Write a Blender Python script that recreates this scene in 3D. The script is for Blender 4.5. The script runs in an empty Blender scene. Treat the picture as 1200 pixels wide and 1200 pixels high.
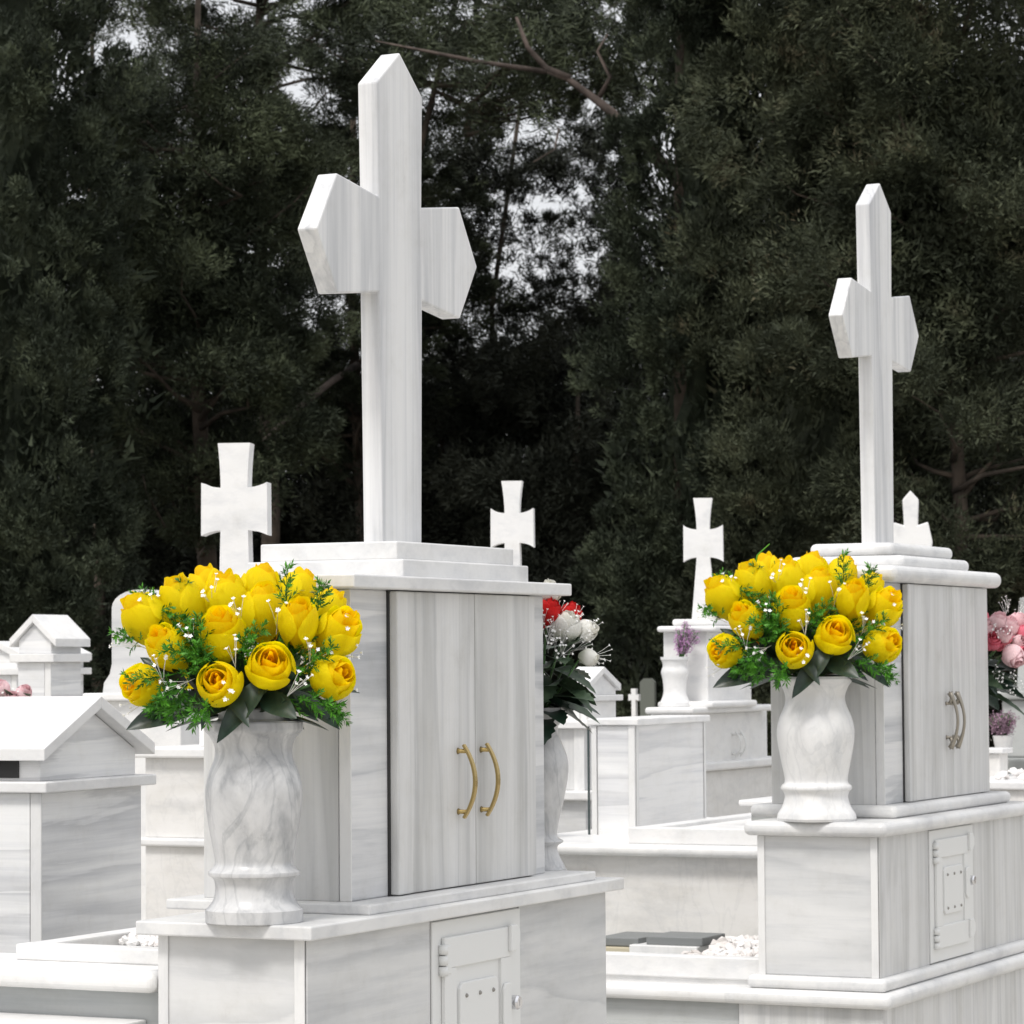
import bpy, bmesh, math, random
import numpy as np
from mathutils import Vector, Matrix, noise as mn
random.seed(7); RNG = np.random.default_rng(11)
R = math.radians
S = bpy.context.scene
C = S.collection
# ------------------------------------------------------------------ camera
FPX = 3690.0; PITCH = math.atan(178/FPX); ROLL = 0.0075
cam_d = bpy.data.cameras.new('camera'); cam = bpy.data.objects.new('camera', cam_d); C.objects.link(cam)
cam_d.sensor_width = 36; cam_d.lens = FPX/1200*36; cam_d.clip_end = 500
cam.location = (0, 0, 1.5)
cam.rotation_euler = (Matrix.Rotation(math.pi/2+PITCH, 4, 'X') @ Matrix.Rotation(-ROLL, 4, 'Z')).to_euler()
cam_d.dof.use_dof = True; cam_d.dof.focus_distance = 6.0; cam_d.dof.aperture_fstop = 20
S.camera = cam
# ------------------------------------------------------------------ overcast sky and a veiled sun
SUN_EL, SUN_AZ = R(56), R(-150)          # azimuth from +Y towards +X: behind and to the left of the camera
w = bpy.data.worlds.new('World'); S.world = w; w.use_nodes = True
nt = w.node_tree; nt.nodes.clear()
out = nt.nodes.new('ShaderNodeOutputWorld'); bg = nt.nodes.new('ShaderNodeBackground')
sky = nt.nodes.new('ShaderNodeTexSky'); sky.sky_type = 'NISHITA'; sky.sun_disc = False
sky.sun_elevation = SUN_EL; sky.sun_rotation = SUN_AZ; sky.dust_density = 5
mx = nt.nodes.new('ShaderNodeMix'); mx.data_type = 'RGBA'; mx.inputs[0].default_value = .85
mx.inputs[7].default_value = (7.2, 7.25, 7.4, 1)
nt.links.new(sky.outputs[0], mx.inputs[6])
tcw = nt.nodes.new('ShaderNodeTexCoord'); sx = nt.nodes.new('ShaderNodeSeparateXYZ'); mr = nt.nodes.new('ShaderNodeMapRange')   # overcast sky: brighter overhead than at the horizon
mr.inputs[1].default_value = 0; mr.inputs[2].default_value = 1; mr.inputs[3].default_value = .74; mr.inputs[4].default_value = 1.22
vm = nt.nodes.new('ShaderNodeVectorMath'); vm.operation = 'SCALE'
nt.links.new(tcw.outputs['Generated'], sx.inputs[0]); nt.links.new(sx.outputs[2], mr.inputs[0])
nt.links.new(mx.outputs[2], vm.inputs[0]); nt.links.new(mr.outputs[0], vm.inputs['Scale']); nt.links.new(vm.outputs[0], bg.inputs[0])
bg.inputs[1].default_value = 0.108
nt.links.new(bg.outputs[0], out.inputs[0])
sd = bpy.data.lights.new('sun', 'SUN'); sd.energy = 1.4; sd.angle = R(12); sd.color = (1, .97, .93)
so = bpy.data.objects.new('sun', sd); C.objects.link(so)
sv = Vector((math.sin(SUN_AZ)*math.cos(SUN_EL), math.cos(SUN_AZ)*math.cos(SUN_EL), math.sin(SUN_EL)))
so.rotation_euler = sv.to_track_quat('Z', 'Y').to_euler()
S.view_settings.view_transform = 'Standard'; S.view_settings.look = 'None'
S.view_settings.exposure = 0.56; S.view_settings.gamma = 1

# ------------------------------------------------------------------ materials
def mat(name, col=(.8,.8,.8), rough=.5, metal=0, spec=.5):
    m = bpy.data.materials.new(name); m.use_nodes = True
    b = m.node_tree.nodes['Principled BSDF']
    b.inputs['Base Color'].default_value = (*col, 1); b.inputs['Roughness'].default_value = rough
    b.inputs['Metallic'].default_value = metal; b.inputs['Specular IOR Level'].default_value = spec
    return m
def nd(m, t, **k):
    n = m.node_tree.nodes.new(t)
    for a, v in k.items(): setattr(n, a, v)
    return n
def ramp(m, stops):
    r = nd(m, 'ShaderNodeValToRGB'); e = r.color_ramp.elements
    e[0].position, e[1].position = stops[0][0], stops[-1][0]
    e[0].color = (*stops[0][1], 1); e[1].color = (*stops[-1][1], 1)
    for p, c in stops[1:-1]:
        q = e.new(p); q.color = (*c, 1)
    return r
def mapped(m, scale, rot=(0,0,0)):
    L = m.node_tree.links
    tc = nd(m, 'ShaderNodeTexCoord'); oi = nd(m, 'ShaderNodeObjectInfo')
    ad = nd(m, 'ShaderNodeVectorMath', operation='ADD'); sc = nd(m, 'ShaderNodeMath', operation='MULTIPLY')
    sc.inputs[1].default_value = 7.3
    L.new(oi.outputs['Random'], sc.inputs[0]); L.new(tc.outputs['Object'], ad.inputs[0]); L.new(sc.outputs[0], ad.inputs[1])
    mp = nd(m, 'ShaderNodeMapping'); mp.inputs['Scale'].default_value = scale; mp.inputs['Rotation'].default_value = rot
    L.new(ad.outputs[0], mp.inputs[0])
    return mp, tc
def mul(m, a, b, fac=1.0):
    x = nd(m, 'ShaderNodeMix', data_type='RGBA', blend_type='MULTIPLY'); x.inputs[0].default_value = fac
    m.node_tree.links.new(a, x.inputs[6]); m.node_tree.links.new(b, x.inputs[7]); return x.outputs[2]
def marble(name, s1, s2, tint=(.80,.80,.79), vein=(.60,.62,.65), lo=.42, hi=.62, fine=.35, rot=(0,0,0), veins=0.0, rough=.42, dist=.25, lines=0.0, lcol=(.60,.63,.67)):
    """banded or cloudy white marble: broad bands (s1), fine streaks (s2) and optional thin dark veins"""
    m = mat(name, tint, rough); L = m.node_tree.links; b = m.node_tree.nodes['Principled BSDF']
    mp, tc = mapped(m, s1, rot)
    n = nd(m, 'ShaderNodeTexNoise'); n.inputs['Scale'].default_value = 1; n.inputs['Detail'].default_value = 5
    n.inputs['Roughness'].default_value = .6; n.inputs['Distortion'].default_value = dist
    L.new(mp.outputs[0], n.inputs[0])
    r = ramp(m, [(lo, vein), ((lo+hi)/2, tuple((a*.35+c*.65) for a, c in zip(vein, tint))), (hi, tint)])
    L.new(n.outputs[0], r.inputs[0])
    mp2, _ = mapped(m, s2, rot)
    n2 = nd(m, 'ShaderNodeTexNoise'); n2.inputs['Scale'].default_value = 1; n2.inputs['Detail'].default_value = 6
    n2.inputs['Roughness'].default_value = .7
    L.new(mp2.outputs[0], n2.inputs[0])
    r2 = ramp(m, [(.3, (.80,.81,.83)), (.52, (1,1,1)), (.7, (.97,.97,.965))]); L.new(n2.outputs[0], r2.inputs[0])
    c = mul(m, r.outputs[0], r2.outputs[0], fine*2 if fine < .5 else 1)
    # faint dirt and mottling
    n3 = nd(m, 'ShaderNodeTexNoise'); n3.inputs['Scale'].default_value = 9; n3.inputs['Detail'].default_value = 8; n3.inputs['Roughness'].default_value = .75
    L.new(tc.outputs['Object'], n3.inputs[0])
    r3 = ramp(m, [(.30, (.80,.785,.76)), (.40, (.93,.925,.91)), (.52, (1,1,1)), (.8, (1,1,1))]); L.new(n3.outputs[0], r3.inputs[0])
    c = mul(m, c, r3.outputs[0], .55)
    if veins:
        mp4, _ = mapped(m, (6.5,6.5,2.6), (.3,.5,.2))
        n4 = nd(m, 'ShaderNodeTexNoise'); n4.inputs['Scale'].default_value = 1.6; n4.inputs['Detail'].default_value = 7; n4.inputs['Distortion'].default_value = 1.2
        L.new(mp4.outputs[0], n4.inputs[0])
        r4 = ramp(m, [(.465, (1,1,1)), (.497, (.62,.635,.655)), (.503,(.62,.635,.655)), (.535, (1,1,1))]); L.new(n4.outputs[0], r4.inputs[0])
        c = mul(m, c, r4.outputs[0], veins)
    if lines:   # sharper streaks running with the bands
        mp6, _ = mapped(m, tuple(a*.55+.05 for a in s1), rot)
        n6 = nd(m, 'ShaderNodeTexNoise'); n6.inputs['Scale'].default_value = 1; n6.inputs['Detail'].default_value = 7; n6.inputs['Distortion'].default_value = .4
        L.new(mp6.outputs[0], n6.inputs[0])
        r6 = ramp(m, [(.40, (1,1,1)), (.47, lcol), (.485, (.93,.93,.94)), (.52, (1,1,1)), (.575, lcol), (.585, (1,1,1))]); L.new(n6.outputs[0], r6.inputs[0])
        c = mul(m, c, r6.outputs[0], lines)
    L.new(c, b.inputs['Base Color'])
    rr = nd(m, 'ShaderNodeMapRange'); rr.inputs[3].default_value = rough-.1; rr.inputs[4].default_value = rough+.15
    L.new(n3.outputs[0], rr.inputs[0]); L.new(rr.outputs[0], b.inputs['Roughness'])
    bp = nd(m, 'ShaderNodeBump'); bp.inputs['Strength'].default_value = .08; bp.inputs['Distance'].default_value = .004
    n5 = nd(m, 'ShaderNodeTexNoise'); n5.inputs['Scale'].default_value = 60; n5.inputs['Detail'].default_value = 4
    L.new(tc.outputs['Object'], n5.inputs[0]); L.new(n5.outputs[0], bp.inputs['Height']); L.new(bp.outputs[0], b.inputs['Normal'])
    return m
W = (.80,.80,.79)
M = {}
M['door']   = marble('marble_vertical_bands', (9,9,.55), (52,52,1.6), vein=(.54,.54,.53), tint=(.67,.67,.665), lo=.38, hi=.60, dist=.45, lines=.6, lcol=(.74,.745,.75))
M['cross']  = marble('marble_cross', (13,13,.4), (60,60,1.2), vein=(.57,.575,.585), tint=(.73,.73,.727), lo=.38, hi=.54, lines=.7, lcol=(.74,.75,.765))
M['panelh'] = marble('marble_horizontal_bands', (.5,.7,10), (1.2,1.2,55), vein=(.50,.51,.525), tint=(.71,.71,.71), lo=.38, hi=.58, lines=.75, lcol=(.70,.715,.735))
M['panelw'] = marble('marble_pale_bands', (.5,.7,10), (1.2,1.2,55), vein=(.73,.733,.74), tint=(.84,.84,.835), lo=.40, hi=.56, lines=.8, lcol=(.72,.725,.74), rot=(.10,.04,0))
M['side']   = marble('marble_soft_bands', (.8,1.0,6), (2,2,34), vein=(.56,.565,.565), tint=(.68,.68,.675), lo=.38, hi=.58, rot=(.16,.06,0), lines=.65, lcol=(.76,.77,.785))
M['slab']   = marble('marble_slab', (5,2.5,5), (22,10,24), vein=(.62,.62,.62), tint=(.735,.733,.725), lo=.38, hi=.54, lines=.15)
M['strip']  = marble('marble_strip', (2,2,1), (20,20,4), vein=(.67,.67,.665), tint=(.745,.743,.735), lo=.3, hi=.5)
M['vase']   = marble('marble_grey_veined', (9,9,4.5), (40,40,22), vein=(.38,.385,.395), tint=(.60,.60,.60), lo=.38, hi=.60, veins=.48, rough=.28, dist=1.3, lines=.0)
M['vase_white'] = marble('marble_white_soft', (5,5,3), (16,16,8), vein=(.66,.665,.67), tint=(.79,.785,.775), lo=.34, hi=.48, veins=.25, rough=.3, dist=1.0)
M['cream']  = marble('marble_cream', (1.2,1.2,4), (5,5,16), vein=(.68,.665,.64), tint=(.78,.768,.748), lo=.36, hi=.54, rot=(.4,.3,0), veins=.15, lines=.2, lcol=(.80,.78,.75))
M['white']  = marble('marble_bright_white', (2,2,4), (9,9,18), vein=(.72,.72,.72), tint=(.79,.785,.775), lo=.34, hi=.46, lines=.15)
M['diag']   = marble('marble_diagonal_veins', (.5,.6,12), (2,2,40), vein=(.66,.665,.675), tint=(.80,.795,.785), lo=.38, hi=.47, rot=(-.34,.2,0), dist=.35, lines=.6, lcol=(.68,.69,.71))
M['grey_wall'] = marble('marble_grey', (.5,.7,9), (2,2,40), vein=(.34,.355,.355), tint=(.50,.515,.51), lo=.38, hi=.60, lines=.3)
M['old'] = marble('weathered_grey_stone', (3,3,4), (12,12,16), vein=(.30,.31,.30), tint=(.45,.46,.45), lo=.34, hi=.6, rough=.7)
M['paint'] = mat('white_painted_metal', (.72,.725,.715), .38)
M['brass'] = mat('brushed_brass', (.44,.33,.14), .24, 1)
M['pewter'] = mat('dull_pewter', (.36,.33,.28), .42, 1)
M['chrome'] = mat('chrome', (.72,.72,.74), .15, 1)
M['dark'] = mat('dark_gap', (.03,.03,.03), .8)
M['rivet'] = mat('rivet_metal', (.30,.29,.27), .45, .7)
M['plaque'] = mat('dark_grey_stone', (.19,.20,.20), .55)
M['far_dark'] = mat('far_dark_stone', (.13,.14,.12), .9)  # even dark grey tone of the far headstone
M['sand'] = mat('tan_stone', (.50,.45,.33), .8)
M['glass'] = mat('dark_glass_edge', (.05,.07,.07), .1)
def noisecol(name, stops, scale, rough=.8, detail=6, bump=0, spec=.4):
    m = mat(name, stops[0][1], rough, spec=spec); L = m.node_tree.links; b = m.node_tree.nodes['Principled BSDF']
    tc = nd(m, 'ShaderNodeTexCoord'); n = nd(m, 'ShaderNodeTexNoise'); n.inputs['Scale'].default_value = scale; n.inputs['Detail'].default_value = detail
    r = ramp(m, stops); L.new(tc.outputs['Object'], n.inputs[0]); L.new(n.outputs[0], r.inputs[0]); L.new(r.outputs[0], b.inputs['Base Color'])
    if bump:
        bp = nd(m, 'ShaderNodeBump'); bp.inputs['Strength'].default_value = .6; bp.inputs['Distance'].default_value = bump
        L.new(n.outputs[0], bp.inputs['Height']); L.new(bp.outputs[0], b.inputs['Normal'])
    return m
M['ground'] = noisecol('gravelly_earth', [(.35,(.16,.14,.11)),(.5,(.26,.24,.20)),(.65,(.36,.34,.30))], 14, .95, 10, .02)
M['path'] = noisecol('pale_gravel_path', [(.35,(.34,.32,.28)),(.5,(.46,.44,.40)),(.65,(.58,.56,.52))], 30, .95, 10, .02)
M['litter'] = noisecol('needle_litter', [(.35,(.05,.04,.025)),(.65,(.12,.09,.06))], 6, .95, 10, .02)
M['bark'] = noisecol('bark', [(.35,(.040,.032,.025)),(.65,(.10,.078,.06))], 7, .95, 8, .03)
M['gravel'] = noisecol('white_marble_chips', [(.35,(.62,.58,.55)),(.5,(.78,.75,.73)),(.65,(.84,.83,.82))], 8, .7)
M['barkl'] = noisecol('reddish_grey_bark', [(.35,(.055,.044,.038)),(.65,(.14,.11,.095))], 9, .95, 8, .02)
def leafmat(name, stops, scale, rough=.7, transl=0.0, attr=None, spec=.25):
    m = noisecol(name, stops, scale, rough, 3, spec=spec)
    if transl:
        L = m.node_tree.links; b = m.node_tree.nodes['Principled BSDF']; o = m.node_tree.nodes['Material Output']
        t = nd(m, 'ShaderNodeBsdfTranslucent'); mixs = nd(m, 'ShaderNodeMixShader'); mixs.inputs[0].default_value = transl
        src = b.inputs['Base Color'].links[0].from_socket
        L.new(src, t.inputs[0]); L.new(b.outputs[0], mixs.inputs[1]); L.new(t.outputs[0], mixs.inputs[2]); L.new(mixs.outputs[0], o.inputs[0])
    return m
M['cyp'] = leafmat('cypress_foliage', [(.34,(0.0156,0.0218,0.0128)),(.5,(0.0281,0.0370,0.0216)),(.66,(0.0718,0.0874,0.0512))], 3.0)
M['cyp2'] = leafmat('cypress_foliage_olive', [(.32,(0.0187,0.0235,0.0128)),(.48,(0.0359,0.0437,0.0248)),(.62,(0.0811,0.0924,0.0528)),(.76,(0.0936,0.0756,0.0464))], 3.0)
M['con'] = leafmat('conifer_foliage', [(.34,(0.0172,0.0235,0.0136)),(.5,(0.0359,0.0454,0.0256)),(.64,(0.0936,0.1126,0.0624))], 2.4)
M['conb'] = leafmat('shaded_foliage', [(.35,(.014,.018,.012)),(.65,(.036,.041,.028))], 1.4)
def petalmat(name, base, heart, green, transl=.25):
    m = mat(name, base, .55, spec=.25); L = m.node_tree.links; b = m.node_tree.nodes['Principled BSDF']; o = m.node_tree.nodes['Material Output']
    a = nd(m, 'ShaderNodeAttribute', attribute_name='tint'); sp = nd(m, 'ShaderNodeSeparateColor'); L.new(a.outputs['Color'], sp.inputs[0])
    x = nd(m, 'ShaderNodeMix', data_type='RGBA'); x.inputs[6].default_value = (*base,1); x.inputs[7].default_value = (*heart,1); L.new(sp.outputs[0], x.inputs[0])
    y = nd(m, 'ShaderNodeMix', data_type='RGBA'); y.inputs[7].default_value = (*green,1); L.new(x.outputs[2], y.inputs[6]); L.new(sp.outputs[1], y.inputs[0])
    tc = nd(m, 'ShaderNodeTexCoord'); mp = nd(m, 'ShaderNodeMapping'); mp.inputs['Scale'].default_value = (9,9,2.5)   # petal veins and cloth grain
    n1 = nd(m, 'ShaderNodeTexNoise'); n1.inputs['Scale'].default_value = 2.2; n1.inputs['Detail'].default_value = 6; n1.inputs['Roughness'].default_value = .7
    L.new(tc.outputs['Object'], mp.inputs[0]); L.new(mp.outputs[0], n1.inputs[0])
    r1 = ramp(m, [(.32, (.97,.90,.82)), (.50, (1,1,1))]); L.new(n1.outputs[0], r1.inputs[0])
    z_ = nd(m, 'ShaderNodeMix', data_type='RGBA', blend_type='MULTIPLY'); z_.inputs[0].default_value = .6; L.new(y.outputs[2], z_.inputs[6]); L.new(r1.outputs[0], z_.inputs[7]); y = z_
    bp = nd(m, 'ShaderNodeBump'); bp.inputs['Strength'].default_value = .35; bp.inputs['Distance'].default_value = .02; L.new(n1.outputs[0], bp.inputs['Height']); L.new(bp.outputs[0], b.inputs['Normal'])
    L.new(y.outputs[2], b.inputs['Base Color'])
    t = nd(m, 'ShaderNodeBsdfTranslucent'); mm = nd(m, 'ShaderNodeMixShader'); mm.inputs[0].default_value = transl
    L.new(y.outputs[2], t.inputs[0]); L.new(b.outputs[0], mm.inputs[1]); L.new(t.outputs[0], mm.inputs[2]); L.new(mm.outputs[0], o.inputs[0])
    return m
M['yellow'] = petalmat('yellow_petal', (1.0,.88,.003), (1.0,.42,.0), (.85,.90,.01), .58)
M['pwhite'] = petalmat('white_petal', (.86,.86,.82), (.8,.78,.65), (.62,.70,.45))
M['pred'] = petalmat('red_petal', (.62,.012,.012), (.40,.01,.01), (.5,.03,.03))
M['ppink'] = petalmat('pink_petal', (.95,.70,.73), (.92,.55,.60), (.95,.82,.82))
M['prose'] = petalmat('rose_red_petal', (.86,.22,.30), (.75,.12,.18), (.75,.3,.3))
M['purple'] = mat('purple_blossom', (.46,.24,.44), .8)
M['dusty'] = mat('dusty_mauve_blossom', (.30,.19,.25), .8)
M['filler'] = mat('white_blossom', (.88,.88,.86), .6)
M['sprig'] = leafmat('bright_green_sprig', [(.35,(.02,.10,.008)),(.65,(.09,.30,.02))], 30, .5)
M['stem'] = mat('green_stem', (.05,.14,.03), .5)
M['bigleaf'] = leafmat('dark_green_leaf', [(.35,(.008,.022,.014)),(.65,(.022,.05,.030))], 40, .38, spec=.5)
M['midleaf'] = leafmat('mid_green_leaf', [(.35,(.03,.055,.03)),(.65,(.07,.11,.06))], 30, .5)

# ------------------------------------------------------------------ object helpers
def obj(name, me, m=None, parent=None, loc=None):
    if isinstance(me, bmesh.types.BMesh):
        d = bpy.data.meshes.new(name); me.to_mesh(d); me.free(); me = d
    o = bpy.data.objects.new(name, me); C.objects.link(o)
    if m is not None:
        me.materials.clear()
        for q in (m if isinstance(m, (list, tuple)) else [m]): me.materials.append(q)
    if parent: o.parent = parent
    if loc: o.location = loc
    return o
def tag(o, label=None, cat=None, group=None, kind=None):
    if label: o['label'] = label
    if cat: o['category'] = cat
    if group: o['group'] = group
    if kind: o['kind'] = kind
    return o
def thing(name, label, cat, loc=(0,0,0), rotz=0, group=None):
    o = bpy.data.objects.new(name, None); C.objects.link(o); o.empty_display_size = .1
    o.location = loc; o.rotation_euler = (0,0,rotz)
    return tag(o, label, cat, group)
def join(bm, other):
    d = bpy.data.meshes.new('tmp'); other.to_mesh(d); other.free(); bm.from_mesh(d); bpy.data.meshes.remove(d)
def box(bm, x0, x1, y0, y1, z0, z1, bev=.003, seg=2, along=None):
    b = bmesh.new()
    bmesh.ops.create_cube(b, size=1)
    for v in b.verts:
        v.co = Vector(((x0+x1)/2+v.co.x*(x1-x0), (y0+y1)/2+v.co.y*(y1-y0), (z0+z1)/2+v.co.z*(z1-z0)))
    ed = list(b.edges)
    if along is not None: ed = [e for e in ed if abs((e.verts[0].co-e.verts[1].co).normalized()[along]) > .9]
    if bev > 0: bmesh.ops.bevel(b, geom=ed, offset=bev, segments=seg, affect='EDGES', profile=.5)
    join(bm, b)
def one_box(*a, **k):
    bm = bmesh.new(); box(bm, *a, **k); return bm
def prism(bm, pts, a0, a1, axis='x', bev=.003):
    """polygon pts (u,v) extruded along axis between a0 and a1"""
    b = bmesh.new()
    def P(u, v, a): return {'x': (a,u,v), 'y': (u,a,v), 'z': (u,v,a)}[axis]
    A = [b.verts.new(P(u,v,a0)) for u, v in pts]; B = [b.verts.new(P(u,v,a1)) for u, v in pts]
    b.faces.new(A); b.faces.new(B[::-1]); n = len(pts)
    for i in range(n): b.faces.new((A[i], B[i], B[(i+1)%n], A[(i+1)%n]))
    bmesh.ops.recalc_face_normals(b, faces=list(b.faces))
    if bev > 0: bmesh.ops.bevel(b, geom=[e for e in b.edges], offset=bev, segments=2, affect='EDGES', profile=.5)
    join(bm, b)
def lathe(bm, prof, c=(0,0,0), n=48, power=2.0, twist=0.0):
    """profile of (radius, z); power > 2 gives a squarish section"""
    rows = []; sharp = set()
    for q in range(1, len(prof)-1):
        v1 = Vector((prof[q][0]-prof[q-1][0], prof[q][1]-prof[q-1][1])); v2 = Vector((prof[q+1][0]-prof[q][0], prof[q+1][1]-prof[q][1]))
        if v1.length > 0 and v2.length > 0 and v1.angle(v2) > R(32): sharp.add(q)
    for k, (r, z) in enumerate(prof):
        row = []
        for i in range(n):
            a = 2*math.pi*i/n; ca, sa = math.cos(a), math.sin(a)
            f = (abs(ca)**power + abs(sa)**power)**(-1/power)
            t = twist*z; x, y = r*f*ca, r*f*sa
            row.append(bm.verts.new((c[0]+x*math.cos(t)-y*math.sin(t), c[1]+x*math.sin(t)+y*math.cos(t), c[2]+z)))
        rows.append(row)
    for a, b in zip(rows, rows[1:]):
        for i in range(n):
            f = bm.faces.new((a[i], a[(i+1)%n], b[(i+1)%n], b[i])); f.smooth = True
    bm.faces.new(rows[0][::-1]); bm.faces.new(rows[-1])
    for q in sharp:
        for i in range(n):
            e = bm.edges.get((rows[q][i], rows[q][(i+1)%n]))
            if e: e.smooth = False
def tube(bm, pts, rad, n=6, cap=True):
    pts = [Vector(p) for p in pts]; rings = []
    for i, p in enumerate(pts):
        t = (pts[min(i+1, len(pts)-1)] - pts[max(i-1, 0)]).normalized()
        a = t.orthogonal().normalized() if i == 0 else (a - t*a.dot(t)).normalized()
        b = t.cross(a); r = rad[i] if isinstance(rad, (list, tuple)) else rad
        rings.append([bm.verts.new(p + a*math.cos(2*math.pi*k/n)*r + b*math.sin(2*math.pi*k/n)*r) for k in range(n)])
    for A, B in zip(rings, rings[1:]):
        for k in range(n):
            f = bm.faces.new((A[k], A[(k+1)%n], B[(k+1)%n], B[k])); f.smooth = True
    if cap and len(rings) > 1: bm.faces.new(rings[0][::-1]); bm.faces.new(rings[-1])
def smoothprof(p, sub=4):
    out = []
    for i in range(len(p)-1):
        p0, p1, p2, p3 = p[max(i-1,0)], p[i], p[i+1], p[min(i+2,len(p)-1)]
        for k in range(sub):
            t = k/sub
            out.append(tuple(.5*((2*p1[j])+(-p0[j]+p2[j])*t+(2*p0[j]-5*p1[j]+4*p2[j]-p3[j])*t*t+(-p0[j]+3*p1[j]-3*p2[j]+p3[j])*t**3) for j in range(2)))
    return out+[p[-1]]

# site survey: where a sight line of the photograph meets a vertical plane of a plot
_w = Vector((0, math.cos(PITCH), math.sin(PITCH))); _r0 = Vector((1,0,0)); _u0 = _r0.cross(_w)
_r = _r0*math.cos(ROLL)-_u0*math.sin(ROLL); _u = _u0*math.cos(ROLL)+_r0*math.sin(ROLL); EYE = Vector((0,0,1.5))
def sight(px, py): return _w+_r*((px-600)/FPX)-_u*((py-600)/FPX)
def at(px, py, D): d = sight(px, py); return EYE+d*(D/d.y)
class Plot:
    def __init__(s, px, D, yaw, py=900):
        P = at(px, py, D); s.O = Vector((P.x, P.y, 0)); a = R(yaw); s.rot = -a
        s.X = Vector((math.cos(a), -math.sin(a), 0)); s.Y = Vector((math.sin(a), math.cos(a), 0))
    def onx(s, px, py, x):
        d = sight(px, py); t = (x+s.O.dot(s.X)-EYE.dot(s.X))/d.dot(s.X); q = EYE+d*t; return (q-s.O).dot(s.Y), q.z
    def ony(s, px, py, y):
        d = sight(px, py); t = (y+s.O.dot(s.Y)-EYE.dot(s.Y))/d.dot(s.Y); q = EYE+d*t; return (q-s.O).dot(s.X), q.z
    def W(s, x, y, z): return s.O+s.X*x+s.Y*y+Vector((0,0,z))

# ------------------------------------------------------------------ ground
def sheet(name, x0, x1, y0, y1, z, m, n=1):
    bm = bmesh.new(); vs = [bm.verts.new(p) for p in ((x0,y0,z),(x1,y0,z),(x1,y1,z),(x0,y1,z))]; bm.faces.new(vs)
    o = obj(name, bm, m); o['kind'] = 'structure'; return o
sheet('ground', -300, 300, -100, 400, 0, M['ground'])
sheet('path', -12, 14, -4, 15.5, .004, M['path'])
sheet('tree_bed', -30, 30, 16.2, 45, .004, M['litter'])

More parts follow.
